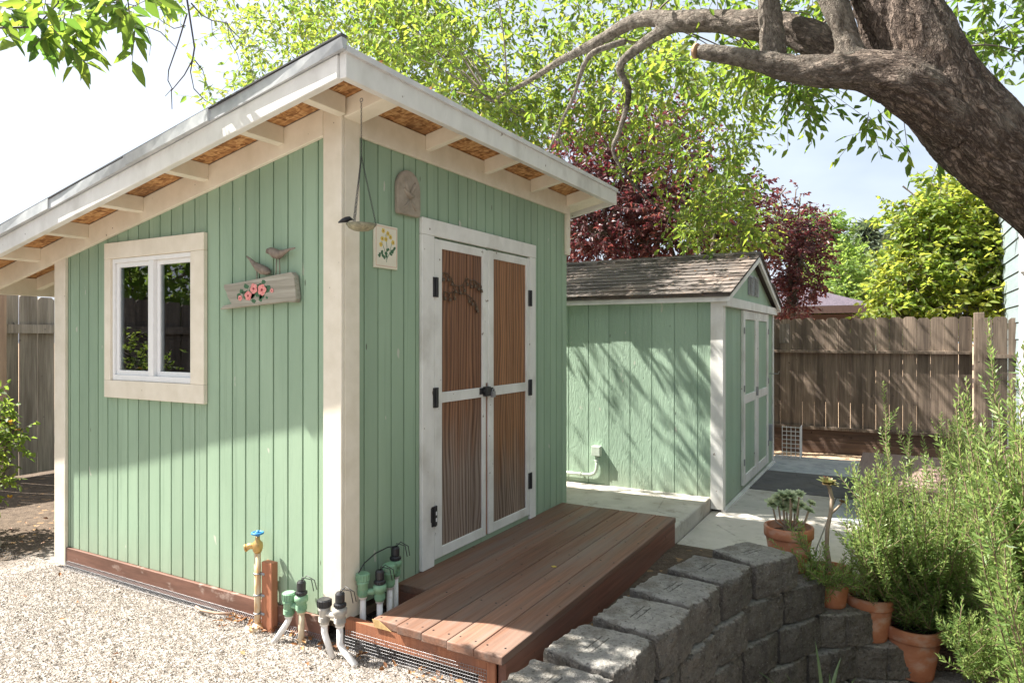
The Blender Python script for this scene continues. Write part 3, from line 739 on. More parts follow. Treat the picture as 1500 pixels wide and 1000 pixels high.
MB().box(.002, .040, -.80, -.02, .05, DT - .0385).build('rim_board', 'rawred', deck, bevel=.003)
MB().box(2.34, 2.378, -.845, -.01, -.05, DT - .0385).build('rim_board', 'deckrim', deck, bevel=.003)
MB().box(.40, .44, -.19, -.006, .0, DT - .0405).build('joist', 'deckrim', deck, bevel=.003)
for y0 in (-.842, -.795): MB().box(-.004 - (.01 if y0 < -.82 else 0), .0015, y0, y0 + .042, -.1, DT - .039).build('post', 'rawred', deck, bevel=.003)
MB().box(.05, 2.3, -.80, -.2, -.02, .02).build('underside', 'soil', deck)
MB().prism([(-.205, DT - .037), (-.19, DT - .003), (-.225, DT - .001), (-.30, DT - .037)], (-.003, 0, 0), (0, 1, 0), (0, 0, 1), (-.002, 0, 0)).build('board_end', 'endgrain', deck)
wire_mesh('wire_skirt', (-.004, -.03), (-.012, -.80), -.02, .085, (-.012, 0), deck)
tag(MB().prism([(-.012, 0), (0, .018), (.016, .004), (.004, -.014)], (1.02, -.60, DT + .001), (1, 0, 0), (0, 1, 0), (0, 0, .002)).build('fallen_leaf', 'petalyel'), 'single pale fallen leaf lying on the deck planks', 'leaf')

# ------------------------------------------------------------------ pipes by the corner
def pipe(mb, pts, r, sides=12): return mb.tube(pts, r, sides)
st = thing('wooden_stake', (-.035, .435, 0), 'red brown wooden stake behind the rusty tap pipe', 'stake')
MB().box(-.058, -.019, .398, .470, -.05, .335).build('stake', 'rawred', st, bevel=.003)
# the single tap
tapx, tapy = -.062, .492
tap = thing('garden_tap', (tapx, tapy, 0), 'rust streaked tap pipe with blue wheel handle on the window wall', 'tap')
MB().tube([(tapx, tapy, -.03), (tapx, tapy, .375)], .0155, 14).build('pipe', 'rustpipe', tap, smooth=True)
MB().lathe([(.04, 0), (.035, .02), (.018, .035)], (tapx, tapy, -.005), 16).build('collar', 'rustpipe', tap, smooth=True)
t = MB(); t.lathe([(.016, .0), (.022, .012), (.026, .03), (.024, .05), (.012, .062), (.010, .085)], (tapx, tapy, .375), 16)
t.tube([(tapx, tapy, .405), (tapx - .02, tapy + .03, .41), (tapx - .03, tapy + .048, .40)], [.014, .015, .017], 12); t.torus((tapx - .03, tapy + .048, .40), .016, .004, (-.5, .8, -.2), 14, 6)
t.build('valve_body', 'brass', tap, smooth=True)
h = MB(); h.torus((tapx, tapy, .472), .025, .006, (0, 0, 1), 22, 8)
for a in range(4): h.tube([(tapx, tapy, .468), (tapx + .025 * math.cos(a * 1.57), tapy + .025 * math.sin(a * 1.57), .472)], .005, 6)
h.lathe([(.010, .455), (.012, .47), (.006, .485)], (tapx, tapy, 0), 10); h.build('handle', 'blue', tap, smooth=True)
for z in (.08, .17, .275):
    c = MB(); c.torus((tapx, tapy, z), .017, .004, (0, 0, 1), 16, 6); c.box(tapx - .002, tapx + .05, tapy - .045, tapy - .012, z - .005, z + .005); c.build('clamp', 'steel', tap, smooth=True)

def ribbed(mb, c, r, z0, z1, n=12):
    mb.lathe([(r * .9, z0), (r, z0 + .004), (r, z1 - .006), (r * .85, z1)], (c[0], c[1], 0), 18)
    for k in range(n):
        a = 2 * math.pi * k / n; mb.tube([(c[0] + r * math.cos(a), c[1] + r * math.sin(a), z0 + .004), (c[0] + r * math.cos(a), c[1] + r * math.sin(a), z1 - .004)], r * .09, 5)
def valve(label, a, b, za, zb, bodymat, capmat, pm1='pvc', pm2='pvc', bend=None, foot=0., bendb=None):
    """anti-siphon valve: breaker leg a, solenoid leg b, heights of their tops"""
    root = thing('irrigation_valve', ((a[0] + b[0]) / 2, (a[1] + b[1]) / 2, 0), label, 'valve', 'irrigation valves at the shed corner')
    low_a, low_b = za - .115, zb - .150
    p = MB(); pts = [(a[0], a[1], low_a + .01)]
    if bend: pts += [(a[0], a[1], .095), (a[0] + bend[0] * .15, a[1] + bend[1] * .15, .075), (a[0] + bend[0], a[1] + bend[1], -.015)]
    else: pts += [(a[0], a[1], foot - .03)]
    p.tube(pts, .0145, 14); p.tube([(a[0], a[1], low_a - .004), (a[0], a[1], low_a + .02)], .020, 14); p.build('pipe', pm1, root, smooth=True)
    p = MB(); pts = [(b[0], b[1], low_b + .01)]
    if bendb: pts += [(b[0], b[1], .07), (b[0] + bendb[0] * .2, b[1] + bendb[1] * .2, .045), (b[0] + bendb[0], b[1] + bendb[1], .0), (b[0] + bendb[0], b[1] + bendb[1], -.05)]
    else: pts += [(b[0], b[1], foot - .03)]
    p.tube(pts, .0145, 14); p.tube([(b[0], b[1], low_b - .004), (b[0], b[1], low_b + .02)], .020, 14); p.build('pipe', pm2, root, smooth=True)
    m = MB(); m.lathe([(.018, low_a), (.024, low_a + .012), (.025, low_a + .06), (.029, low_a + .066), (.029, za - .035)], (a[0], a[1], 0), 20)
    m.lathe([(.018, low_b), (.024, low_b + .012), (.024, low_b + .05), (.032, low_b + .056), (.032, low_b + .075), (.02, low_b + .085)], (b[0], b[1], 0), 20)
    for q_, lo in ((a, low_a), (b, low_b)):
        for k in range(4): m.torus((q_[0], q_[1], lo + .016 + .006 * k), .0245, .0022, (0, 0, 1), 18, 5)
    zc = min(za - .06, low_b + .05); m.tube([(a[0], a[1], zc), (b[0], b[1], zc)], .015, 12); m.build('valve_body', bodymat, root, smooth=True)
    c = MB(); ribbed(c, a, .031, za - .036, za, 16); c.build('breaker_cap', capmat[0], root)
    s_ = MB(); z = low_b + .083
    ribbed(s_, b, .026, z, z + .02, 14); s_.lathe([(.019, z + .02), (.021, z + .026), (.021, zb - .008), (.015, zb)], (b[0], b[1], 0), 16)
    s_.tube([(b[0], b[1], z + .022), (b[0] + .028, b[1] + .016, z + .034), (b[0] + .04, b[1] + .022, z + .038)], .009, 8)
    s_.build('solenoid', capmat[1], root)
    w = MB()
    for k in range(2): w.tube([(b[0], b[1], zb - .004), (b[0] - .015 + .03 * k, b[1] - .02, zb + .022), (b[0] + .02, b[1] - .045 - .02 * k, zb + .006), (b[0] + .03 + .02 * k, b[1] - .05, zb - .05)], .0022, 5)
    w.build('wires', 'blackpl', root, smooth=True)
    return root
valve('sunlit green irrigation valve on slanting white pipe at the foot of the window wall', (-.068, .268), (-.060, .195), .225, .290, 'valve', ('valve', 'blackpl'), 'pvc', 'pvctan', bend=(-.045, .055))
valve('grimy white irrigation valve with black caps at the shed corner post', (-.085, .022), (-.098, -.085), .245, .30, 'pvcgrey', ('blackpl', 'blackpl'), 'pvc', 'pvc', bend=(-.0, -.05), bendb=(.0, -.085))
valve('green irrigation valve in the deck notch standing nearer the gravel', (.085, -.055), (.135, -.115), .325, .335, 'valve', ('valve', 'blackpl'))
valve('green irrigation valve in the deck notch standing nearer the doors', (.225, -.10), (.300, -.075), .335, .395, 'valve', ('valve', 'blackpl'))
tag(MB().tube([(.05, -.06, .335), (.10, -.05, .365), (.18, -.05, .39), (.26, -.06, .40), (.30, -.07, .395)], .003, 6).build('control_wire', 'blackpl', smooth=True), 'thin black control wire strung above the green valves in the deck notch', 'wire')
tag(MB().tube([(-.05, .98, .012), (-.075, .90, .018), (-.07, .80, .02), (-.04, .72, .022)], .007, 7).build('stick', 'fencelight', smooth=True), 'pale broken stick lying on gravel along the shed skirt', 'stick')
lv = Leaves(); n = 150
cx = np.concatenate([RNG.normal(-.05, .035, 60), RNG.normal(-.03, .03, 30), RNG.normal(-.04, .03, 20), RNG.uniform(-.9, -.02, 14), RNG.uniform(.0, .6, 26)])
cy = np.concatenate([RNG.uniform(.25, .75, 60), RNG.uniform(-.15, .2, 30), RNG.uniform(-.7, -.3, 20), RNG.uniform(-.4, 2.2, 14), RNG.uniform(2.8, 3.6, 26)])
lv.add(np.stack([np.minimum(cx, np.where(cy < 2.5, -.025, 9)), cy, height(cx, cy) + .006], 1), np.concatenate([RNG.normal(size=(n, 2)), RNG.uniform(-.1, .25, (n, 1))], 1), RNG.normal(size=(n, 3)) * .35 + [0, 0, 1], RNG.uniform(.02, .045, n), RNG.uniform(.012, .022, n), RNG.random(n))
tag(lv.build('leaf_litter', 'litter', fold=.5, droop=-.2), 'dry orange brown leaves scattered on gravel along the shed foot', 'dry leaves', kind='stuff')

lv = Leaves(); n = 420
rx = np.concatenate([RNG.uniform(-.1, 2.76, 300), RNG.uniform(3.5, 4.85, 120)]); ry = np.concatenate([-.30 + np.abs(RNG.normal(0, .05, 300)), RNG.uniform(-1, 2, 120)])
rz = np.where(rx < 3, ZB(ry) + .026, 1.80 + (rx - 3.45) * .332 + .045)
lv.add(np.stack([rx, ry, rz], 1), np.concatenate([RNG.normal(size=(n, 2)), RNG.uniform(-.1, .3, (n, 1))], 1), RNG.normal(size=(n, 3)) * .35 + [0, 0, 1], RNG.uniform(.012, .035, n), RNG.uniform(.006, .014, n), RNG.random(n) * .6)
tag(lv.build('roof_litter', 'litter', fold=.5, droop=-.2), 'dry leaf debris lying along the roof edges of both sheds', 'dry leaves', kind='stuff')
# ------------------------------------------------------------------ ornaments on the near shed
dw = thing('driftwood_sign', (-.02, .53, 1.59), 'grey driftwood board with painted pink roses and two carved birds', 'wall ornament')
poly = [(.807, 1.578), (.775, 1.598), (.715, 1.605), (.745, 1.64), (.755, 1.665), (.775, 1.69), (.772, 1.706), (.70, 1.709), (.55, 1.722), (.40, 1.738), (.285, 1.748), (.268, 1.73), (.258, 1.66), (.252, 1.618), (.262, 1.601), (.33, 1.605), (.44, 1.598), (.6, 1.59), (.72, 1.583)]
MB().prism(poly, (-.006, 0, 0), (0, 1, 0), (0, 0, 1), (-.034, 0, 0)).build('board', 'drift', dw, bevel=.004)
def disc(mb, x, y, z, r, axis='x', n=9, th=.0012, wob=.15, sy=1):
    p = [(r * sy * math.cos(2 * math.pi * k / n) * (1 + random.uniform(-wob, wob)), r * math.sin(2 * math.pi * k / n) * (1 + random.uniform(-wob, wob))) for k in range(n)]
    if axis == 'x': mb.prism(p, (x, y, z), (0, 1, 0), (0, 0, 1), (-th, 0, 0))
    else: mb.prism(p, (x, y, z), (1, 0, 0), (0, 0, 1), (0, -th, 0))
gl = MB()
for _ in range(42):
    yy = random.gauss(.53, .075); zz = 1.655 + (.53 - yy) * .06 + random.gauss(0, .022); disc(gl, -.040, yy, zz, random.uniform(.006, .013), n=6, sy=1.6, wob=.35, th=.0008)
gl.build('painted_leaves', 'leafdk', dw)
for (yy, zz, r) in ((.585, 1.642, .024), (.545, 1.676, .025), (.485, 1.668, .028), (.645, 1.632, .014), (.415, 1.662, .011)):
    ro = MB(); rc = MB()
    for k in range(5): a = k * 1.257 + yy * 9; disc(ro, -.0410, yy + .5 * r * math.cos(a), zz + .5 * r * math.sin(a), r * .58, n=9, th=.001 + .0002 * k)
    disc(rc, -.0425, yy, zz, r * .26, n=7); r_o = ro.build('painted_rose', 'rose', dw); rc.build('rose_heart', 'rosec', r_o)
def bird(mb, pts, rad): mb.tube(pts, rad, 10)
b1 = MB(); bird(b1, [(-.03, .610, 1.842), (-.03, .585, 1.826), (-.03, .555, 1.800), (-.03, .525, 1.782), (-.03, .495, 1.768), (-.03, .470, 1.762), (-.03, .452, 1.757), (-.03, .440, 1.752)], [.004, .007, .013, .021, .024, .021, .015, .004])
b1.tube([(-.03, .535, 1.77), (-.03, .535, 1.72)], .003, 6); b1.build('bird', 'bird', dw, smooth=True)
b2 = MB(); bird(b2, [(-.03, .270, 1.862), (-.03, .305, 1.858), (-.03, .345, 1.846), (-.03, .38, 1.836), (-.03, .41, 1.846), (-.03, .435, 1.858), (-.03, .455, 1.858), (-.03, .470, 1.852)], [.004, .006, .013, .023, .025, .019, .014, .003])
b2.tube([(-.03, .395, 1.82), (-.03, .40, 1.735)], .0025, 6); b2.tube([(-.03, .375, 1.82), (-.03, .372, 1.742)], .0025, 6); b2.build('bird', 'bird', dw, smooth=True)
# arched plaque
pl = thing('wall_plaque', (.477, -.012, 2.07), 'arched grey stone plaque with bird relief above the flower tile', 'plaque')
ap = [(-.088, 0)] + [(-.096, .02)] + [(.096 * math.cos(a), .135 + .10 * math.sin(a)) for a in np.linspace(math.pi, 0, 15)] + [(.096, .02), (.088, 0)]
MB().prism(ap, (.477, -.001, 2.071), (1, 0, .012), (-.012, 0, 1), (0, -.026, 0)).build('tablet', 'plaque', pl, bevel=.007)
rl = MB(); rl.tube([(.425, -.027, 2.205), (.45, -.030, 2.185), (.475, -.031, 2.17), (.50, -.029, 2.175), (.515, -.027, 2.182)], [.004, .011, .017, .012, .003], 8)
rl.tube([(.46, -.028, 2.18), (.445, -.029, 2.225), (.435, -.028, 2.25)], [.01, .012, .003], 8); rl.tube([(.48, -.028, 2.18), (.51, -.029, 2.225), (.525, -.028, 2.25)], [.01, .012, .003], 8)
rl.tube([(.42, -.027, 2.10), (.45, -.029, 2.125), (.47, -.029, 2.15)], [.003, .008, .003], 6); rl.tube([(.53, -.027, 2.10), (.51, -.029, 2.125), (.49, -.029, 2.145)], [.003, .008, .003], 6)
rl.build('bird_relief', 'plaque', pl, smooth=True)
# flower tile
ti = thing('flower_tile', (.305, -.01, 1.78), 'cream tile with painted yellow flowers beside the door casing', 'wall tile')
MB().box(.217, .393, -.014, -.0005, 1.779, 1.995).build('tile', 'paper', ti, bevel=.003)
bo = MB()
for x in (.226, .384): bo.box(x - .0015, x + .0015, -.0152, -.0141, 1.79, 1.985)
for z in (1.79, 1.985): bo.box(.2275, .3825, -.0152, -.0141, z - .0015, z + .0015)
bo.build('border_line', 'pinkline', ti)
fl = MB(); fc = MB(); fg = MB()
for (x, z) in ((.272, 1.925), (.315, 1.955), (.355, 1.915), (.30, 1.925), (.28, 1.965), (.335, 1.94), (.262, 1.895)):
    for k in range(5): a = k * 1.257 + x * 30; disc(fl, x + .007 * math.cos(a), -.0142, z + .007 * math.sin(a), .006, 'y', 7, th=.0008 + .0001 * k)
    disc(fc, x, -.0152, z, .0035, 'y', 6, th=.0006)
for (x, z) in ((.265, 1.855), (.345, 1.87), (.30, 1.85), (.28, 1.835), (.36, 1.89), (.25, 1.84), (.335, 1.85), (.31, 1.88)):
    for k in range(3): disc(fg, x + random.uniform(-.009, .009), -.0142, z + random.uniform(-.009, .009), random.uniform(.006, .011), 'y', 6, wob=.35, th=.0007 + .0001 * k)
for x0, z0, x1, z1 in ((.305, 1.81, .30, 1.95), (.305, 1.82, .345, 1.91), (.30, 1.83, .268, 1.91)): fg.tube([(x0, -.0145, z0), ((x0 + x1) / 2 + .006, -.0145, (z0 + z1) / 2), (x1, -.0145, z1)], .0013, 4)
fl.build('painted_flowers', 'petalyel', ti); fc.build('flower_hearts', 'yarn', ti); fg.build('painted_leaves', 'leafdk', ti)
# hanging dish
hx, hy = -.062, -.178; dz = 1.905
hd = thing('hanging_bird_feeder', (hx, hy, dz), 'shallow mossy bird dish hanging on thin chains from the eave', 'bird feeder')
MB().lathe([(.0, 0), (.035, .002), (.055, .012), (.068, .030), (.064, .030), (.05, .016), (.0, .008)], (hx, hy, dz), 28).build('dish', 'mossydish', hd, smooth=True)
def chain(mb, a, b_, link=.0125):
    a = np.array(a); b_ = np.array(b_); L = np.linalg.norm(b_ - a); k = int(L / (link * .8)); d = (b_ - a) / L
    u = unit(np.cross(d, [.3, 1., .2])); w = np.cross(d, u)
    for i in range(k):
        c = a + d * (i + .5) * L / k; nn = u if i % 2 else w; s2 = np.cross(nn, d)
        vs = [c + d * math.cos(t_) * link * .5 + s2 * math.sin(t_) * link * .26 for t_ in np.linspace(0, 2 * math.pi, 9)]
        mb.tube(vs, .0011, 4, cap=False)
ch = MB(); chain(ch, (hx, hy, 2.478), (hx, hy, 2.235))
for k in range(3):
    a = R(70 + 120 * k); chain(ch, (hx, hy, 2.235), (hx + .064 * math.cos(a), hy + .064 * math.sin(a), dz + .03))
ch.build('chain', 'black', hd); MB().torus((hx, hy, 2.485), .008, .002, (1, 0, 0), 12, 5).build('hook', 'steel', hd)
bd = MB(); q = np.array([hx + .064 * math.cos(R(130)), hy + .064 * math.sin(R(130)), dz + .03])
bd.tube([q + (-.03, .02, .002), q + (-.015, .01, .012), q + (0, 0, .018), q + (.012, -.008, .024), q + (.024, -.016, .02)], [.003, .009, .013, .010, .002], 8)
bd.build('bird', 'black', hd, smooth=True)
# metal garland on the door
og = thing('door_ornament', (.985, -.02, 1.66), 'garland of small dark metal bells hung across the left brown door', 'ornament')
om = MB()
spots = [(.785, 1.765), (.83, 1.768), (.87, 1.745), (.905, 1.705), (.955, 1.70), (1.00, 1.715), (1.03, 1.755), (1.075, 1.745), (1.115, 1.75), (1.155, 1.735), (1.19, 1.725), (.80, 1.66), (.85, 1.655), (.895, 1.665), (1.05, 1.655), (1.085, 1.64), (1.13, 1.615), (1.145, 1.60)]
for i, (x, z) in enumerate(spots):
    om.torus((x, -.017, z + .018), .010, .0022, (.2 * math.sin(i), 1, .2), 12, 5, sx=.9)
    om.lathe([(.002, .0), (.006, -.005), (.008, -.013), (.010, -.020), (.007, -.022)], (x + .003, -.022, z + .006), 9)
om.tube([(x, -.0165, z + .032) for x, z in spots[:11]], .0022, 5); om.tube([(x, -.0165, z + .032) for x, z in spots[11:]], .0022, 5)
om.build('bells', 'bronze', og, smooth=True)

# ------------------------------------------------------------------ second shed
x0, x1, y0, y1 = 3.53, 6.20, -.95, 2.3
s2 = thing('storage_shed', ((x0 + x1) / 2, (y0 + y1) / 2, 0), 'smaller green shed with brown shingled gable roof by the patio', 'shed')
xm = 4.865; EZ = 1.79; AP = 2.27
gz = lambda x: AP - abs(x - xm) * (AP - 1.80) / (xm - 3.45)
siding('green2', 'y', x0, -1, y0 + .09, y1, .203, lambda a: -.02, lambda a: 1.80, parent=s2, gap=.006, start=.11)
siding('green2', 'y', x1, 1, y0, y1, .203, lambda a: -.02, lambda a: 1.80, parent=s2, gap=.006)
siding('green2', 'x', y0, -1, x0 + .02, x1, .203, lambda a: -.02, lambda a: 1.78, parent=s2, gap=.006)
siding('green2', 'x', y1, 1, x0, x1, .203, lambda a: -.02, lambda a: 1.80, parent=s2, gap=.006)
MB().prism([(3.56, 1.79), (6.17, 1.79), (xm, AP - .06)], (0, y0 - .004, 0), (1, 0, 0), (0, 0, 1), (0, .05, 0), .6).build('gable', 'green2', s2)
MB().prism([(3.56, 1.79), (6.17, 1.79), (xm, AP - .06)], (0, y1 - .05, 0), (1, 0, 0), (0, 0, 1), (0, .05, 0), .6).build('gable', 'green2', s2)
MB().box(x0 - .018, x0 + .001, y0 - .018, y0 + .088, -.02, 1.752).build('corner_trim', 'white', s2, bevel=.003)
MB().box(x0 + .0012, x0 + .075, y0 - .018, y0 - .0005, -.02, 1.752).build('corner_trim', 'white', s2, bevel=.003)
MB().box(x1 - .05, x1 + .018, y0 - .018, y0 - .0005, -.02, 1.72).build('corner_trim', 'white', s2, bevel=.003)
MB().box(3.455, 3.49, y0 - .075, y1 + .08, 1.735, 1.80).build('eave_board', 'white', s2, bevel=.003)
MB().box(3.4905, 3.528, y0 - .05, y1 + .06, 1.742, 1.752).build('soffit', 'white', s2)
MB().box(6.24, 6.275, y0 - .075, y1 + .08, 1.735, 1.80).build('eave_board', 'white', s2, bevel=.003)
for sgn in (-1, 1):
    xe = xm + sgn * (xm - 3.45)
    MB().hexa([(xe, y0 - .085, gz(xe) - .065), (xm, y0 - .085, AP - .075), (xm, y0 - .055, AP - .075), (xe, y0 - .055, gz(xe) - .065),
               (xe, y0 - .085, gz(xe) + .015), (xm, y0 - .085, AP + .012), (xm, y0 - .055, AP + .012), (xe, y0 - .055, gz(xe) + .015)]).build('barge_board', 'white', s2, bevel=.003)
MB().box(3.49, 6.24, y0 - .05, y0 - .0045, 1.70, 1.782).build('gable_band', 'white', s2, bevel=.003)
gv = MB()
for a in (4.66, 4.96):
    gv.box(a, a + .24, y0 - .018, y0 - .006, 1.86, 2.06, .4)
    for k in range(8): gv.hexa([(a + .02, y0 - .030, 1.875 + k * .022), (a + .22, y0 - .030, 1.875 + k * .022), (a + .22, y0 - .018, 1.885 + k * .022), (a + .02, y0 - .018, 1.885 + k * .022),
                                (a + .02, y0 - .030, 1.879 + k * .022), (a + .22, y0 - .030, 1.879 + k * .022), (a + .22, y0 - .018, 1.889 + k * .022), (a + .02, y0 - .018, 1.889 + k * .022)], .5)
gv.build('gable_vent', 'grey', s2)
rf = MB()
for sgn in (-1, 1):
    L = math.hypot(xm - 3.43, AP - gz(3.43)); rows = 11; ex = L / rows; dx = sgn * (xm - 3.43) / L; dzz = -(AP - gz(3.43)) / L
    nx, nz = sgn * (AP - gz(3.43)) / L, (xm - 3.43) / L
    for r_ in range(rows):
        y = y0 - .10 - random.uniform(0, .2)
        while y < y1 + .1:
            w = random.uniform(.14, .30); a, b_ = max(y, y0 - .10), min(y + w - .004, y1 + .1)
            if b_ - a > .02:
                t0, t1 = r_ * ex - .015, (r_ + 1) * ex + random.uniform(-.006, .012); lift0, lift1 = .014, .021 + random.uniform(0, .005)
                P = lambda t_, h_, yy: (xm + dx * t_ + nx * h_, yy, AP + dzz * t_ + nz * h_)
                rf.hexa([P(t0, .006, a), P(t1, lift1 - .012, a), P(t1, lift1 - .012, b_), P(t0, .006, b_), P(t0, lift0, a), P(t1, lift1, a), P(t1, lift1, b_), P(t0, lift0, b_)])
            y += w
    rf.hexa([P_ for P_ in [(xm, y0 - .085, AP - .02), (xm + sgn * (xm - 3.44), y0 - .085, gz(3.44) - .02), (xm + sgn * (xm - 3.44), y1 + .085, gz(3.44) - .02), (xm, y1 + .085, AP - .02),
                           (xm, y0 - .085, AP + .004), (xm + sgn * (xm - 3.44), y0 - .085, gz(3.44) + .004), (xm + sgn * (xm - 3.44), y1 + .085, gz(3.44) + .004), (xm, y1 + .085, AP + .004)]], .3)
y = y0 - .10
while y < y1 + .08:
    for sgn in (-1, 1): rf.hexa([(xm, y, AP + .022), (xm + sgn * .11, y, AP - .014), (xm + sgn * .11, y + .26, AP - .008), (xm, y + .26, AP + .03), (xm, y, AP + .034), (xm + sgn * .11, y, AP - .002), (xm + sgn * .11, y + .26, AP + .004), (xm, y + .26, AP + .042)])
    y += .21
rf.build('shingle_roof', 'shingle', s2)
for (a, b_) in ((4.34, 5.045), (5.055, 5.76)):
    fm = MB(); w = .085
    for xx in (a, b_ - w): fm.box(xx, xx + w, y0 - .028, y0 - .002, .03, 1.695)
    for z0, z1 in ((.03, .12), (.80, .885), (1.61, 1.695)): fm.box(a + w, b_ - w, y0 - .027, y0 - .002, z0, z1)
    d = fm.build('door', 'white', s2, bevel=.003)
    pn = MB(); pn.box(a + w, b_ - w, y0 - .014, y0 - .002, .12, .80); pn.box(a + w, b_ - w, y0 - .014, y0 - .002, .885, 1.61); pn.build('panel', 'green2', d)
    if a < 5:
        MB().box(4.985, 5.02, y0 - .048, y0 - .029, .84, .93).build('handle', 'steel', d, bevel=.003)
    for z in (.25, .95, 1.5): MB().box((a if a < 5 else b_ - .03), (a + .03 if a < 5 else b_), y0 - .036, y0 - .0285, z - .03, z + .03).build('hinge', 'steel', d)
MB().box(x0 - .01, x1 + .01, y0 - .035, y0 - .001, -.04, -.022).build('sill_board', 'white', s2)
MB().box(5.83, 5.90, y0 - .055, y0 - .002, .26, .45).build('wall_box', 'grey', s2, bevel=.004)
MB().tube([(5.98, y0, 1.02), (5.98, y0 - .10, 1.02), (5.98, y0 - .11, 1.05)], .006, 6).build('hook', 'steel', s2)
cd = thing('electrical_conduit', (3.5, .2, .075), 'small painted outlet box and conduit pipe on the wall of the smaller shed', 'conduit')
MB().box(3.475, 3.53, .130, .215, .345, .435).build('outlet_box', 'conduit', cd, bevel=.005)
MB().tube([(3.505, .172, .345), (3.505, .172, .24), (3.505, .18, .205), (3.505, .20, .178), (3.505, .24, .162), (3.505, .30, .160), (3.505, 1.2, .165)], .015, 12).build('pipe', 'conduit', cd, smooth=True)
cl = MB(); cl.torus((3.505, .172, .30), .018, .005, (0, 0, 1), 14, 6); cl.torus((3.505, .33, .160), .018, .005, (0, 1, 0), 14, 6); cl.build('coupling', 'conduit', cd, smooth=True)
# wire rack
wr = Twigs()
for k in range(5): yy = -1.02 - k * .05; wr.add([(6.50, yy, -.02)], [(6.50, yy, .36)], .004, .004)
for k in range(8): wr.add([(6.50, -1.02, .0 + k * .05)], [(6.50, -1.22, .0 + k * .05)], .004, .004)
for k in range(8): wr.add([(6.50, -1.22, .0 + k * .05)], [(6.68, -1.22, .0 + k * .05)], .004, .004)
for k in range(4): wr.add([(6.53 + k * .05, -1.22, -.02)], [(6.53 + k * .05, -1.22, .36)], .004, .004)
tag(wr.build('wire_rack', 'vinyl', base=(6.55, -1.12, -.03)), 'white wire rack standing against the fence behind the smaller shed', 'rack')

# ------------------------------------------------------------------ retaining wall blocks
BW, BD, BH = .36, .32, .2
def block_mesh(seed):
    bm = bmesh.new()
    nx, ny_, nz = 30, 24, 18
    def P(i, j, k): return Vector((-BW / 2 + BW * i / nx, BD * j / ny_, BH * k / nz))
    idx = {}
    def gv_(i, j, k):
        if (i, j, k) not in idx: idx[(i, j, k)] = bm.verts.new(P(i, j, k))
        return idx[(i, j, k)]
    def quadgrid(fn, a, b_):
        for u in range(a):
            for w in range(b_): bm.faces.new([fn(u, w), fn(u + 1, w), fn(u + 1, w + 1), fn(u, w + 1)])
    quadgrid(lambda u, w: gv_(u, w, 0), nx, ny_); quadgrid(lambda u, w: gv_(u, w, nz), nx, ny_)
    quadgrid(lambda u, w: gv_(u, 0, w), nx, nz); quadgrid(lambda u, w: gv_(u, ny_, w), nx, nz)
    quadgrid(lambda u, w: gv_(0, u, w), ny_, nz); quadgrid(lambda u, w: gv_(nx, u, w), ny_, nz)
    bm.normal_update(); o = Vector((seed * 7.3, seed * 3.1, seed * 5.7))
    off = random.uniform(-.03, .03)
    for v in bm.verts:
        x, y, z = v.co; fy = y / BD
        tap = 1 - .16 * max(0, fy - .35) / .65
        q = Vector((x * tap, y, z))
        # rock face with two facets and a cast groove between
        if fy < .2:
            k = (1 - fy / .2)
            facet = -.030 + .13 * abs(x - off) * .8 + .05 * max(0, abs(x - off) - .12)
            q.y += k * (facet + .011 * mnoise.noise(v.co * 13 + o) + .010 * abs(mnoise.noise(v.co * 26 + o)) + .009 * mnoise.noise(v.co * 55 + o))
            if abs(x - off) < .009: q.y += k * .016
        ed = min(z, BH - z); e2 = min(BW / 2 - abs(x), BD - y, y)
        if ed < .02 and e2 < .02:
            c = .008 * (1 - ed / .02) * (1 - e2 / .02) * (1 + 1.2 * mnoise.noise(v.co * 26 + o)); q -= Vector(((1 if x > 0 else -1) * (1 if BW / 2 - abs(x) < .02 else 0), (-1 if y < .03 else 1) * (1 if e2 == min(BD - y, y) else 0), (1 if z > BH / 2 else -1))) * c
        q += v.normal * (.0025 * mnoise.noise(v.co * 30 + o) + .0022 * mnoise.noise(v.co * 75 + o))
        v.co = q
    bmesh.ops.recalc_face_normals(bm, faces=bm.faces)
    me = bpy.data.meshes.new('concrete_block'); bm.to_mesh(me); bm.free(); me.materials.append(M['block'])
    return me
BM = [block_mesh(k) for k in range(7)]
ends = [path_s((1.84, -1.735)), path_s((2.06, -1.86)), path_s((2.27, -2.09)), path_s((2.38, -2.33)), path_s((2.47, -2.65))]
TOPL = ['grey capping block nearest the stepped end, beside the shrubby succulent pot', 'grey capping block with twin grooves, one in from the stepped end',
        'grey capping block with bold twin grooves opposite the middle of the deck', 'dappled grey capping block opposite the near third of the deck',
        'brightly sunlit stained capping block facing the near deck corner', 'sunlit capping block cut by the bottom edge of the photo']
ORD = ['first', 'second', 'third', 'fourth', 'fifth', 'sixth', 'seventh', 'eighth', 'ninth', 'tenth', 'eleventh']
CRS = ['top', 'second', 'third', 'fourth', 'bottom']
bcount = 0
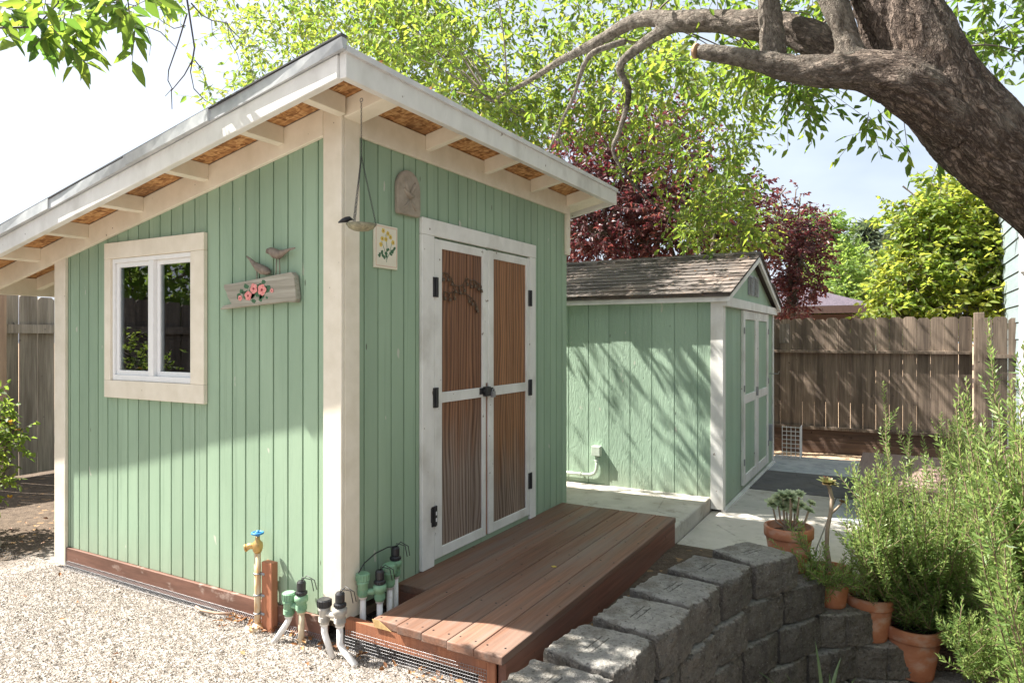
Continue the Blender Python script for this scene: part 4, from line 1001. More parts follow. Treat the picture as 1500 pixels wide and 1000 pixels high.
for c in range(5):
    s = ends[c] - BW / 2 * .98; k = 0
    while s > 1.15 and k < 11:
        p, d = path_at(s); yaw = math.atan2(d[1], d[0]) + random.uniform(-.035, .035)
        inn = np.array([-d[1], d[0]])
        q = p + inn * random.uniform(-.012, .014) - inn * .012 * c
        zt = .2 - c * .2
        # shown in the photograph: its top edge lies inside the frame
        rel = np.array([q[0], q[1], zt]) - CAM; dep = rel @ FW; pyy = 495 - 1000 * rel[2] / dep
        if pyy < 1030 and dep > 1:
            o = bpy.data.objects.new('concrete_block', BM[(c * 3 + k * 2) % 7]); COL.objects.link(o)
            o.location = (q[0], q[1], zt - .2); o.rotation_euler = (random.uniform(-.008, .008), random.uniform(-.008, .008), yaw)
            if c == 0: lab = TOPL[k] if k < len(TOPL) else f'sunlit capping block, {ORD[k]} from the stepped end of the curved wall'
            else: lab = f'dark rough block, {CRS[c]} course of the curved wall, {ORD[k]} from the pots'
            tag(o, lab, 'concrete block', 'concrete blocks of the curved retaining wall'); bcount += 1
        s -= BW + .012 + random.uniform(0, .02); k += 1
# boulder stones
def boulder(c, r, label, seed, mat='plaque'):
    bm = bmesh.new(); bmesh.ops.create_icosphere(bm, subdivisions=4, radius=1)
    for v in bm.verts:
        k = 1 + .28 * mnoise.noise(v.co * 1.3 + Vector((seed, 0, 0))) + .07 * mnoise.noise(v.co * 5 + Vector((seed, 0, 0))); v.co = Vector((v.co.x * r[0] * k, v.co.y * r[1] * k, v.co.z * r[2] * k + r[2] * .6))
    me = bpy.data.meshes.new('stone'); bm.to_mesh(me); bm.free(); me.materials.append(M[mat]); me.polygons.foreach_set('use_smooth', [True] * len(me.polygons))
    o = bpy.data.objects.new('stone', me); COL.objects.link(o); o.location = tuple(map(float, c)); tag(o, label, 'stone')
boulder((-.12, 3.17, -.01), (.11, .10, .09), 'rounded tan stone on the soil behind the shed corner post', 3)
boulder(at(1375, 985, 4.25) - (0, 0, .06), (.12, .12, .07), 'grey stone under the rosemary beside the lowest pot', 8)
boulder(at(1405, 975, 4.6) - (0, 0, .06), (.10, .14, .06), 'reddish stone deeper under the rosemary than the grey stone', 12)

# ------------------------------------------------------------------ pots and their plants
def pot(c, r, h, label, seed=0):
    t = thing('terracotta_pot', c, label, 'flower pot', 'terracotta pots on the stepped blocks')
    c = np.array(c, float); rb = r * .68
    MB().lathe([(rb, 0), (rb * 1.02, .004), (r * .93, h * .76), (r * .80, h * .76), (r * .78, h * .7), (rb * .8, h * .1)], c, 36).build('body', 'terra', t, smooth=True)
    MB().lathe([(r * .94, h * .76), (r * .99, h * .765), (r, h * .78), (r * 1.01, h * .975), (r * .985, h), (r * .90, h), (r * .885, h * .975), (r * .87, h * .76)], c, 36).build('rim', 'terra', t, smooth=True)
    MB().lathe([(0, h * .84), (r * .5, h * .85), (r * .88, h * .82)], c, 24).build('soil', 'soil', t, smooth=True)
    return c
def rosette(lv, c, r, n, tilt=(0, 0, 1), tone=(.0, 1.), wid=.42):
    q = Vector(tilt).to_track_quat('Z', 'Y')
    for k in range(n):
        f = k / n; a = k * 2.4; el = 1.15 - 1.15 * f
        d = q @ Vector((math.cos(a) * math.cos(el), math.sin(a) * math.cos(el), math.sin(el))); nn = q @ Vector((-math.cos(a) * math.sin(el), -math.sin(a) * math.sin(el), math.cos(el)))
        lv.add([np.array(c)], [np.array(d)], [np.array(nn)], [r * (.45 + .55 * f)], [r * wid * (.6 + .5 * f)], [tone[0] + (tone[1] - tone[0]) * random.random()])
p1 = (2.16, -1.66, .0); pot(p1, .145, .27, 'terracotta pot of pale shrubby succulent behind the top block course')
su = thing('succulent_plant', (p1[0], p1[1], .22), 'pale green shrubby succulent with bare branching stems', 'succulent')
lv = Leaves(); tw = Twigs(); b0 = np.array([p1[0], p1[1], .22])
for (pxx, pyy, r) in ((1131, 738, .040), (1147, 742, .045), (1147, 727, .042), (1158, 726, .04), (1160, 733, .03), (1171, 724, .030), (1171, 740, .040), (1184, 748, .032), (1188, 737, .026), (1139, 730, .032), (1165, 746, .03), (1152, 733, .03)):
    e = at(pxx, pyy, 4.2 + random.uniform(-.07, .07)); mid = (b0 + e) / 2 + np.array([(e - b0)[0] * .25, (e - b0)[1] * .25, -.02])
    tw.path([b0, b0 * .5 + mid * .5 + (0, 0, .01), mid, mid * .4 + e * .6, e], .007, .0045); rosette(lv, e, r * 1.55, 24, (random.uniform(-.5, .1) - .2, random.uniform(-.4, .1), 1), wid=.62)
lv.build('leaves', 'jade', su, fold=.25, droop=-.05); tw.build('stems', 'stemgreen', su, sides=7)
p2 = (2.235, -1.895, -.2); pot(p2, .115, .23, 'narrow terracotta pot holding the tall aeonium on third course')
ae = thing('aeonium_plant', (p2[0], p2[1], -.02), 'tall bare stemmed aeonium with one dark rosette on top', 'succulent')
tw = Twigs(); lv = Leaves(); b0 = np.array([p2[0], p2[1], -.02])
stem = [b0] + [at(*k, 4.22) for k in ((1211, 800), (1212, 775), (1217, 750), (1219, 730), (1215, 714), (1212, 708))]
tw.path(stem, .013, .011); br = [at(1217, 752, 4.22), at(1226, 744, 4.2), at(1233, 736, 4.19)]; tw.path(br, .008, .006)
rosette(lv, stem[-1], .080, 40, (-.1, -.25, 1), (.0, 1.), .5); rosette(lv, br[-1] + (0, 0, .0), .045, 18, (.3, -.3, .8), (.6, 1.), .5)
lv.build('leaves', 'aeonium', ae, fold=.2, droop=-.04); tw.build('stem', 'stemgreen', ae, sides=9)
p3 = (2.355, -2.10, -.4); pot(p3, .135, .26, 'middle terracotta pot half hidden under rosemary on fourth course')
p4 = (2.42, -2.33, -.6); pot(p4, .155, .30, 'lowest and largest terracotta pot at the foot of the steps')
# strap leaves in the sunken yard
sp = thing('strap_leaf_plant', (1.42, -1.93, -.82), 'low plant of long green strap leaves below the block wall', 'plant')
V = []; Fq = []; T = []
for (pxx, pyy, dd, w) in ((1194, 938, 3.62, .022), (1253, 992, 3.5, .030), (1112, 983, 3.55, .02), (1232, 962, 3.7, .026), (1150, 985, 3.5, .018), (1215, 985, 3.4, .02), (1180, 1010, 3.3, .02), (1280, 1020, 3.5, .02)):
    tip = at(pxx, pyy, dd); b0 = np.array([1.42 + random.uniform(-.05, .05), -1.93 + random.uniform(-.05, .05), -.82]); ctrl = (b0 + tip) / 2 + np.array([0, 0, .16]); side = unit(np.cross(tip - b0, [0, 0, 1.])); st_ = len(V); nseg = 9
    for k in range(nseg + 1):
        t_ = k / nseg; p = b0 * (1 - t_) ** 2 + 2 * t_ * (1 - t_) * ctrl + tip * t_ ** 2; ww = w * (1 - t_ ** 3) * .5 + .0008; V += [p - side * ww, p + (0, 0, -.004), p + side * ww]
    for k in range(nseg):
        a = st_ + 3 * k; Fq += [[a, a + 1, a + 4, a + 3], [a + 1, a + 2, a + 5, a + 4]]; T += [random.random()] * 2
raw('leaves', np.array(V), np.array(Fq), 'strap', sp, T, smooth=True)

# ------------------------------------------------------------------ rosemary
def rosemary(base, tips, label, needle=.042, nside=8, spread=.13, dens=150, cat='shrub', seedtone=.0, thick=.0078):
    root = thing('rosemary_bush', base, label, cat); tw = Twigs(); P = []; D = []; L = []; T = []; base = np.array(base, float)
    def clothe(pts, dn, ln, t0):
        pts = np.asarray(pts); seg = np.linalg.norm(np.diff(pts, axis=0), axis=1); tot = seg.sum(); n = max(6, int(tot * dn)); cs = np.concatenate([[0], np.cumsum(seg)])
        s = np.linspace(.02, 1, n) * tot; i = np.clip(np.searchsorted(cs, s) - 1, 0, len(seg) - 1); f = ((s - cs[i]) / seg[i])[:, None]
        p = pts[i] * (1 - f) + pts[i + 1] * f; ax = unit(pts[i + 1] - pts[i]); ref = unit(np.cross(ax, [.31, .52, .12])); w = np.cross(ax, ref)
        a = np.arange(n) * 1.571 * .5 * 1.9 + RNG.uniform(0, 6, 1) + RNG.normal(0, .35, n); fr = s / tot
        el = (.45 + .55 * fr ** 2)[:, None]
        d = unit(ax * el + (ref * np.cos(a)[:, None] + w * np.sin(a)[:, None]) * (1.05 - .45 * fr[:, None]) + RNG.normal(0, .12, (n, 3)) + [0, 0, .12])
        P.append(p); D.append(d); L.append(ln * RNG.uniform(.7, 1.15, n) * (1 - .45 * fr ** 4)); T.append(np.clip(t0 + .45 * fr ** 2 + RNG.normal(0, .13, n), 0, 1))
    for tip in tips:
        tip = np.array(tip); st0 = base + np.append(RNG.normal(0, spread * .35, 2), 0); out = (tip - st0) * np.array([1, 1, .0])
        ctrl = st0 + out * .75 + np.array([0, 0, (tip - st0)[2] * .25]); tt = np.linspace(0, 1, 9)[:, None]
        pts = st0 * (1 - tt) ** 2 + 2 * tt * (1 - tt) * ctrl + tip * tt ** 2; pts[1:-1] += RNG.normal(0, .008, (7, 3))
        tw.path(pts, .006, .0022)
        clothe(pts[3:], dens, needle, .35 + seedtone)
        for _ in range(nside):
            k = RNG.uniform(2.2, 7.6); i = int(k); p = pts[i] * (1 - (k - i)) + pts[i + 1] * (k - i); ax = unit(pts[i + 1] - pts[i])
            d = unit(ax * .6 + RNG.normal(0, .6, 3) * [1, 1, .5] + [0, 0, .45]); ln = RNG.uniform(.07, .20)
            q = np.array([p, p + d * ln * .5 + (0, 0, .005), p + d * ln + (0, 0, .02 + .02 * RNG.random())]); tw.path(q, .002, .0012); clothe(q, dens * 1.05, needle, .25 + seedtone + RNG.uniform(-.1, .15))
    P = np.concatenate(P); D = unit(np.concatenate(D)); L = np.concatenate(L)[:, None]; T = np.concatenate(T); n = len(P)
    S_ = unit(np.cross(D, unit(RNG.normal(size=(n, 3))))); w = thick
    V = np.stack([P - S_ * w * .3, P + D * L * .5 + S_ * w * .5 + np.cross(D, S_) * w * .15, P + D * L, P + D * L * .5 - S_ * w * .5], 1).reshape(-1, 3)
    raw('needles', V, (np.arange(n) * 4)[:, None] + [0, 1, 2, 3], 'rosemary', root, T); tw.build('stems', 'stem', root)
    return root
def tips_in(boxes):
    out = []
    for (pa, pb, qa, qb, da_, db_, n) in boxes:
        for _ in range(n): out.append(at(RNG.uniform(pa, pb), RNG.uniform(qa, qb), RNG.uniform(da_, db_)))
    return out
T1 = [at(*k) for k in ((1300, 655, 4.6), (1384, 628, 4.7), (1293, 560, 5.2), (1440, 690, 4.5), (1345, 700, 4.5), (1260, 705, 4.5), (1248, 680, 4.7), (1395, 690, 4.6), (1238, 765, 4.35), (1310, 735, 4.3), (1460, 720, 4.3), (1330, 640, 5.0), (1275, 735, 4.4), (1418, 740, 4.3), (1355, 655, 4.8))]
rosemary((2.85, -2.42, -.32), T1 + tips_in([(1245, 1310, 740, 830, 3.8, 4.15, 22), (1255, 1450, 665, 820, 3.75, 4.4, 105), (1345, 1480, 740, 930, 3.75, 4.3, 45)]), 'large upright rosemary bush spreading over the terracotta pots', nside=9)
T2 = [at(*k) for k in ((1447, 470, 3.3), (1500, 505, 3.1), (1480, 560, 3.0), (1415, 555, 3.4), (1400, 590, 3.3), (1440, 610, 3.2), (1495, 640, 2.7), (1520, 560, 2.8), (1470, 700, 2.8), (1430, 650, 3.1))]
rosemary(at(1600, 900, 3.2) * [1, 1, 0] + [0, 0, -.55], T2 + tips_in([(1400, 1560, 580, 720, 2.7, 3.4, 24), (1430, 1600, 640, 820, 2.5, 3.1, 26), (1470, 1640, 560, 1000, 2.5, 3.2, 36)]), 'tall rosemary bush closest to the camera along the right edge', needle=.052, nside=8, thick=.009)
T3 = tips_in([(1375, 1440, 605, 700, 5.6, 6.2, 34), (1400, 1470, 640, 760, 5.3, 5.9, 22)])
rosemary(at(1415, 770, 5.7) * [1, 1, 0] + [0, 0, -.12], T3, 'compact bright green rosemary bush in front of the fence corner', needle=.034, nside=8, seedtone=-.08)
T4 = [at(*k) for k in ((1168, 776, 3.95), (1178, 800, 3.95), (1165, 820, 3.9), (1190, 838, 3.9), (1205, 852, 3.88), (1228, 856, 3.9), (1240, 850, 3.95), (1255, 862, 3.9))]
rosemary((p2[0] + .02, p2[1] - .02, -.02), T4 + tips_in([(1175, 1250, 828, 858, 3.85, 4.05, 6)]), 'small rosemary spilling over the rim of the narrow pot', nside=4, spread=.06)
T5 = tips_in([(1250, 1310, 835, 875, 4.0, 4.2, 10), (1305, 1370, 875, 915, 3.95, 4.15, 10), (1250, 1340, 790, 850, 4.0, 4.3, 12), (1320, 1400, 830, 900, 3.9, 4.3, 16), (1400, 1500, 890, 1010, 3.3, 3.9, 40)]) + [at(1385, 925, 3.6), at(1415, 960, 3.3), at(1460, 930, 3.3), at(1490, 890, 3.3)]
rosemary((2.85, -2.65, -.42), T5, 'low trailing rosemary covering the lowest pots at the bottom corner', nside=7)

# ------------------------------------------------------------------ platform bench
bn = thing('wooden_platform', (4.9, -2.3, -.04), 'low brown plank platform half hidden behind the rosemary', 'bench')
m = MB()
for k in range(5): m.box(4.05, 5.75, -1.925 - k * .205 - .2, -1.925 - k * .205, .19, .225)
m.build('planks', 'bench', bn, bevel=.004)
MB().box(4.10, 4.145, -2.92, -1.95, .09, .189).build('rail', 'bench', bn, bevel=.004); MB().box(5.62, 5.665, -2.92, -1.95, .09, .189).build('rail', 'bench', bn, bevel=.004)
for x in (4.16, 5.57):
    for y in (-2.05, -2.85): MB().box(x, x + .07, y - .035, y + .035, -.04, .188).build('leg', 'bench', bn, bevel=.004)

# ------------------------------------------------------------------ fences
def dogear(mb, axis, fixed, a0, a1, z0, z1, th, tone=None):
    w = a1 - a0; c = .028
    poly = [(a0, z0), (a1, z0), (a1, z1 - c), (a1 - c, z1), (a0 + c, z1), (a0, z1 - c)]
    if axis == 'y': mb.prism(poly, (fixed, 0, 0), (0, 1, 0), (0, 0, 1), (th, 0, 0), tone)
    else: mb.prism(poly, (0, fixed, 0), (1, 0, 0), (0, 0, 1), (0, th, 0), tone)
FX = 7.4
fe = thing('board_fence', (FX, -1.5, -.05), 'brown dog eared board fence behind the patio and smaller shed', 'fence')
m = MB(); y = -3.02
while y < 3.5:
    w = random.uniform(.135, .15); dogear(m, 'y', FX, y, y + w - random.uniform(.001, .005), .20, 1.685 + random.uniform(-.012, .012), .018); y += w
m.build('boards', 'fence', fe)
m = MB(); m.box(FX - .06, FX - .001, -3.0, 3.5, 1.235, 1.272); m.box(FX - .05, FX - .001, -3.0, 3.5, .235, .275); m.build('rail', 'fence', fe, bevel=.004)
MB().box(FX - .03, FX + .01, -3.0, 3.5, -.1, .085).build('kick_board', 'kick', fe, bevel=.004); MB().box(FX - .024, FX + .014, -3.0, 3.5, .087, .233).build('kick_board', 'kick', fe, bevel=.004)
MB().box(FX - .10, FX - .002, -3.13, -3.03, -.1, 1.73).build('post', 'fence', fe, bevel=.005)
nb = MB(); nb.box(FX - .012, FX - .001, -.985, -.86, 1.36, 1.62); nb.build('patch_board', 'fencegrey', fe)
fr_ = thing('board_fence', (FX - .1, -3.8, -.05), 'darker fence panel between the fence post and the pale blue house', 'fence')
m = MB(); y = -5.2
while y < -3.15:
    w = random.uniform(.135, .15); dogear(m, 'y', FX - .12, y, y + w - .006, .18, 1.66 + random.uniform(-.02, .02), .018); y += w
m.build('boards', 'fence', fr_)
MB().box(FX - .17, FX - .121, -5.2, -3.14, -.1, .178).build('kick_board', 'bench', fr_, bevel=.004); MB().box(FX - .16, FX - .121, -5.2, -3.14, 1.2, 1.24).build('rail', 'fence', fr_)
tag(MB().box(6.6, 7.25, -4.4, -3.1, -.04, .10).build('timber_step', 'bench', bevel=.01), 'low pinkish brown timber step before the darker fence panel', 'step')
fl_ = thing('board_fence', (1.0, 5.6, 0), 'tall grey weathered fence behind the back corner of the big shed', 'fence')
m = MB(); x = -6.5
while x < 4.5:
    w = random.uniform(.17, .20); dogear(m, 'x', 5.6 + .012 * (int(x * 5) % 2), x, x + w - random.uniform(.006, .016), .02, 1.87 + random.uniform(-.02, .03), .02); x += w
m.build('boards', 'fencegrey', fl_)
m = MB(); m.box(-6.5, 4.5, 5.55, 5.598, 1.48, 1.57); m.box(-6.5, 4.5, 5.625, 5.66, .3, .39); m.build('rail', 'fencegrey', fl_)
m = MB(); m.box(.86, 1.06, 5.45, 5.548, .0, 1.95); m.build('post', 'fencelight', fl_, bevel=.006)

# ------------------------------------------------------------------ houses
ho = thing('house', (9.5, -6.0, 0), 'pale blue sided house with white corner downpipe at the right edge', 'house')
hx0, hy1 = 6.95, -3.43
m = MB()
for k in range(18): m.hexa([(hx0 - .012, -9, -.1 + k * .19), (12, -9, -.1 + k * .19), (12, hy1 + .012, -.1 + k * .19), (hx0 - .012, hy1 + .012, -.1 + k * .19), (hx0, -9, .088 + k * .19), (12, -9, .088 + k * .19), (12, hy1, .088 + k * .19), (hx0, hy1, .088 + k * .19)])
m.build('wall', 'bluesiding', ho)
MB().box(hx0 - .035, hx0 - .0125, hy1 - .05, hy1 + .02, -.1, 3.3).build('corner_trim', 'vinyl', ho, bevel=.004)
m = MB(); m.tube([(hx0 - .09, hy1 - .012, 3.2), (hx0 - .09, hy1 - .012, 2.25), (hx0 - .07, hy1 - .012, 2.15), (hx0 - .07, hy1 - .012, .0)], .026, 10); m.box(hx0 - .13, hx0 - .05, hy1 - .08, hy1 + .02, 2.15, 2.28); m.build('downpipe', 'vinyl', ho)
m = MB(); m.box(hx0 - .03, hx0 - .0125, -4.6, -3.62, .95, 1.05); m.box(hx0 - .03, hx0 - .0125, -4.6, -3.62, 1.85, 1.95); m.box(hx0 - .029, hx0 - .0125, -3.72, -3.62, 1.05, 1.85); m.box(hx0 - .029, hx0 - .0125, -4.6, -4.5, 1.05, 1.85)
wn = m.build('window', 'vinyl', ho, bevel=.004); MB().box(hx0 - .018, hx0 - .013, -4.5, -3.72, 1.05, 1.85).build('pane', 'glass', wn)
m = MB(); m.hexa([(hx0 - .1, -9.5, 3.42), (12.5, -9.5, 3.42), (12.5, hy1 + .05, 3.42), (hx0 - .1, hy1 + .05, 3.42), (hx0 + 2, -9.5, 4.6), (10, -9.5, 4.6), (10, hy1 - 1.5, 4.6), (hx0 + 2, hy1 - 1.5, 4.6)]); m.build('roof', 'shingle', ho)
# neighbour beyond the fence
na = at(1284, 446, 15.0); nh = thing('house', (na[0] + 2, na[1] + 4, 0), 'low neighbouring house with faded purple hip roof beyond the fence', 'house')
ax, ay, ez = na[0], na[1], na[2]
m = MB(); hxx = (ax, ax + 8.0, ay, ay + 11.0); rz = ez + 1.35
V4 = [(hxx[0], hxx[2], ez), (hxx[1], hxx[2], ez), (hxx[1], hxx[3], ez), (hxx[0], hxx[3], ez), (hxx[0] + 4.0, hxx[2] + 4.0, rz), (hxx[0] + 4.0, hxx[3] - 4.0, rz)]
m.add(V4, [(0, 1, 4), (2, 3, 5), (1, 2, 5, 4), (3, 0, 4, 5)]); m.build('roof', 'purple', nh)
m = MB(); m.box(hxx[0] - .02, hxx[0] + .05, hxx[2], hxx[3], ez - .17, ez - .005); m.box(hxx[0] + .05, hxx[1], hxx[2] - .02, hxx[2] + .05, ez - .17, ez - .005); m.build('fascia', 'darkwood', nh)
MB().box(hxx[0] + .5, hxx[1] - .5, hxx[2] + .5, hxx[3] - .5, -.1, ez - .18).build('wall', 'darkwood', nh)

# ------------------------------------------------------------------ trees
def ell_points(c, r, n, shell=.35):
    d = unit(RNG.normal(size=(n, 3))); k = RNG.random(n) ** shell
    return np.array(c) + d * k[:, None] * np.array(r)
def leafy(lv, tw, C, out, n_per, L, aspect, tone, droop=.35, tl=.30, twr=.0022, wild=.55):
    """twiglets at points C heading along out, each with leaves in pairs"""
    n = len(C); d = unit(out + RNG.normal(0, .5, (n, 3)) + [0, 0, -droop]); ln = RNG.uniform(.6, 1.3, n)[:, None] * tl
    E_ = C + d * ln; tw.add(C, E_, twr, twr * .5)
    for k in range(n_per):
        f = (k + RNG.uniform(.2, .8, n))[:, None] / n_per; sg = 1 if k % 2 else -1
        side = unit(np.cross(d, RNG.normal(0, .35, (n, 3)) + [0, 0, 1.])) * sg
        p = C + d * ln * f; dd = unit(d * .65 + side * .8 + RNG.normal(0, .3, (n, 3)) + [0, 0, -.35]); nn = RNG.normal(0, wild, (n, 3)) + [0, 0, 1.]
        lv.add(p, dd, nn, L * RNG.uniform(.65, 1.2, n), L * aspect * RNG.uniform(.8, 1.15, n), np.clip(tone + RNG.normal(0, .22, n), 0, 1))
def limbs(paths, name, parent, voxel=.014):
    mb = MB()
    for pts, rad in paths:
        pts = np.array(pts, float); n = len(pts); u = np.linspace(0, n - 1, (n - 1) * 8 + 1); out = []; rr = []
        for t_ in u:                                           # Catmull-Rom
            i = min(int(t_), n - 2); f = t_ - i; P0, P1, P2, P3 = pts[max(i - 1, 0)], pts[i], pts[i + 1], pts[min(i + 2, n - 1)]
            out.append(.5 * (2 * P1 + (P2 - P0) * f + (2 * P0 - 5 * P1 + 4 * P2 - P3) * f * f + (3 * P1 - P0 - 3 * P2 + P3) * f ** 3)); rr.append(rad[i] * (1 - f) + rad[i + 1] * f)
        mb.tube(out, rr, 20); yield_paths.append((np.array(out), np.array(rr)))
    tmp = mb.build('tmp_limb', 'bark', parent)
    md = tmp.modifiers.new('m', 'REMESH'); md.mode = 'VOXEL'; md.voxel_size = voxel
    sm = tmp.modifiers.new('s', 'SMOOTH'); sm.factor = .6; sm.iterations = 6
    dg = bpy.context.evaluated_depsgraph_get(); me = bpy.data.meshes.new_from_object(tmp.evaluated_get(dg)); me.name = name
    bpy.data.objects.remove(tmp)
    root = parent; off = np.array(root.location)
    n = len(me.vertices); co = np.empty(n * 3, np.float32); me.vertices.foreach_get('co', co); co = co.reshape(-1, 3) + off
    nr = np.array([v.normal[:] for v in me.vertices])
    allp = np.concatenate([p for p, _ in yield_paths]); allr = np.concatenate([r for _, r in yield_paths])
    ax = np.concatenate([unit(np.gradient(p, axis=0)) for p, _ in yield_paths]); al = np.concatenate([np.concatenate([[0], np.cumsum(np.linalg.norm(np.diff(p, axis=0), axis=1))]) for p, _ in yield_paths])
    bk = np.zeros((n, 3), np.float32)
    for s0 in range(0, n, 4000):
        c = co[s0:s0 + 4000]; d = np.linalg.norm(c[:, None] - allp[None], axis=2) - allr[None] ; i = d.argmin(1); rel = c - allp[i]; t_ = (rel * ax[i]).sum(1)
        rad = rel - ax[i] * t_[:, None]; ref = unit(np.cross(ax[i], [.2, .3, .93])); w = np.cross(ax[i], ref)
        bk[s0:s0 + 4000] = np.stack([(rad * ref).sum(1), (rad * w).sum(1), al[i] + t_], 1)
    disp = np.array([.020 * mnoise.noise(Vector(c) * 2.6) + .014 * mnoise.noise(Vector((b[0] * 13, b[1] * 13, b[2] * 3.5))) - .018 * (1 - min(1, 4 * abs(mnoise.noise(Vector((b[0] * 15, b[1] * 15, b[2] * 4.5)))))) for c, b in zip(co, bk)])
    rv = np.linalg.norm(bk[:, :2], axis=1); disp *= np.clip(rv / .16, .12, 1)
    co = co + nr * disp[:, None] - off
    me.vertices.foreach_set('co', co.astype(np.float32).ravel()); a = me.attributes.new('bark', 'FLOAT_VECTOR', 'POINT'); a.data.foreach_set('vector', bk.ravel()); me.update()
    me.polygons.foreach_set('use_smooth', [True] * len(me.polygons)); me.materials.clear(); me.materials.append(M['bark'])
    o = bpy.data.objects.new(name, me); COL.objects.link(o); o.parent = parent; return o
yield_paths = []
base = at(1790, 892, 3.75); base[2] = 0
ash = thing('ash_tree', base, 'big leaning tree with furrowed trunk arching over both sheds', 'tree')
tr = lambda *k: [at(*q[:3]) for q in k]
trunk = tr((1790, 930, 3.75), (1745, 640, 3.75), (1665, 455, 3.7), (1575, 335, 3.65), (1500, 258, 3.6), (1425, 190, 3.6), (1360, 105, 3.65), (1315, 20, 3.7), (1285, -70, 3.8), (1262, -200, 3.9))
pa = [(trunk, [.30, .25, .225, .205, .200, .222, .222, .200, .185, .17]),
      (tr((1400, 185, 3.55), (1330, 128, 3.55), (1272, 104, 3.6), (1215, 105, 3.7), (1150, 99, 3.8), (1085, 84, 3.9), (1022, 75, 4.0)), [.14, .14, .110, .092, .074, .052, .042]),
      (tr((1330, 110, 3.75), (1262, 85, 3.85), (1210, 66, 4.0), (1160, 45, 4.15), (1105, 37, 4.3), (1050, 31, 4.5), (1000, 31, 4.65), (955, 28, 4.85), (925, 33, 5.0), (864, 68, 5.3), (820, 90, 5.5), (772, 120, 5.8), (720, 148, 6.1)), [.13, .12, .11, .095, .085, .076, .07, .058, .05, .042, .034, .026, .014]),
      (tr((1005, 32, 4.65), (976, 43, 4.75), (938, 68, 4.9), (908, 99, 5.0), (921, 136, 5.05), (908, 190, 5.15), (898, 221, 5.2), (918, 258, 5.3), (942, 285, 5.45), (976, 313, 5.6), (1020, 335, 5.7)), [.055, .048, .040, .033, .026, .022, .020, .017, .014, .012, .008]),
      (tr((918, 60, 5.05), (870, 77, 5.1), (853, 102, 5.2), (840, 143, 5.3), (819, 190, 5.5), (833, 231, 5.6), (850, 262, 5.7)), [.028, .026, .022, .018, .015, .013, .008]),
      (tr((819, 190, 5.5), (806, 215, 5.55), (800, 240, 5.6)), [.018, .014, .008]),
      (tr((1132, 88, 3.9), (1130, 50, 3.95), (1126, 0, 4.0), (1118, -80, 4.1), (1100, -180, 4.3)), [.075, .072, .064, .055, .04]),
      (tr((1248, 98, 3.65), (1240, 55, 3.65), (1225, 10, 3.65), (1200, -50, 3.7), (1165, -140, 3.9)), [.085, .065, .068, .062, .05])]
limbs(pa, 'trunk', ash)
MB().tube([at(1021, 75, 4.003), at(1018, 75, 4.012)], .043, 18).build('sawn_end', 'sawn', ash)
lv = Leaves(); tw = Twigs()
limbpts = np.concatenate([p[::2] for p, r in yield_paths[2:]])
SA, SB = .245, .71
def shades(c):
    """thin the crown where it would keep the sun off places the photograph shows sunlit"""
    lam = (3.53 - c[0]) / SA; y, z = c[1] - SB * lam, c[2] - lam
    if lam > 0 and -1.1 < y < 1.2 and -.1 < z < 1.75: return .985 if y > -.45 else .88
    x, y = c[0] + SA * c[2], c[1] - SB * c[2]
    if x < .12: return .97
    if 2.4 < x < 4.0 and -1.9 < y < -.8: return .6
    x, y = c[0] + SA * (c[2] - .3), c[1] - SB * (c[2] - .3)
    if 2.2 < x < 5.2 and -3.6 < y < -1.5: return .93
    return 0
def spray(boxes, L=.088, tone=.5, npp=7, tl=.32, connect=.05, droop=.35):
    for (pa_, pb_, qa_, qb_, da_, db_, n) in boxes:
        C = []
        while len(C) < n:
            c = at(RNG.uniform(pa_, pb_), RNG.uniform(qa_, qb_), RNG.uniform(da_, db_))
            if RNG.random() < shades(c): continue
            C.append(c)
        C = np.array(C)
        leafy(lv, tw, C, RNG.normal(0, .6, (n, 3)), npp, L, .42, tone, droop, tl)
        for c in C[RNG.random(n) < connect]:
            d = np.linalg.norm(limbpts - c, axis=1); j = d.argmin()
            if d[j] < 1.3:
                a = limbpts[j]; m_ = (a + c) / 2 + np.array([0, 0, .12 * d[j]]) + RNG.normal(0, .08, 3); tt = np.linspace(0, 1, 7)[:, None]; tw.path(a * (1 - tt) ** 2 + 2 * tt * (1 - tt) * m_ + c * tt ** 2, .006 + .003 * min(d[j], 2), .003)
spray([(520, 1000, -60, 70, 5.2, 8.6, 680), (440, 640, -60, 80, 5.4, 9.0, 360), (560, 900, 60, 165, 5.4, 9.0, 600), (700, 930, 140, 205, 6.0, 9.0, 200), (880, 960, 205, 260, 5.8, 8.6, 16),
       (660, 820, 120, 200, 6.2, 8.4, 110)], tone=.5)
spray([(320, 470, -60, 50, 5.4, 8.5, 130), (345, 480, 30, 110, 5.4, 7.6, 80), (300, 410, 95, 155, 5.0, 5.6, 44), (225, 330, -40, 20, 5.0, 6.5, 30)], tone=.55, L=.07)
spray([(930, 1110, 90, 250, 5.6, 9.0, 300), (985, 1110, 235, 345, 5.8, 8.0, 120), (1010, 1120, 60, 130, 4.6, 5.8, 90), (900, 1010, 60, 130, 5.2, 6.4, 90)], tone=.5)
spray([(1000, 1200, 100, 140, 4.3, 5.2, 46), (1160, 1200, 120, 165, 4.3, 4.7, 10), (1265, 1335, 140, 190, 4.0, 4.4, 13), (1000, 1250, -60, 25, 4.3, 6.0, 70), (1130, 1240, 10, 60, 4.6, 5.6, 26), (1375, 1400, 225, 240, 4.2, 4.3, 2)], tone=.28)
spray([(1385, 1520, -60, 50, 4.2, 5.2, 52), (1430, 1520, 20, 85, 4.2, 4.9, 14), (1400, 1450, 40, 110, 4.3, 4.8, 12)], tone=.3, L=.085)
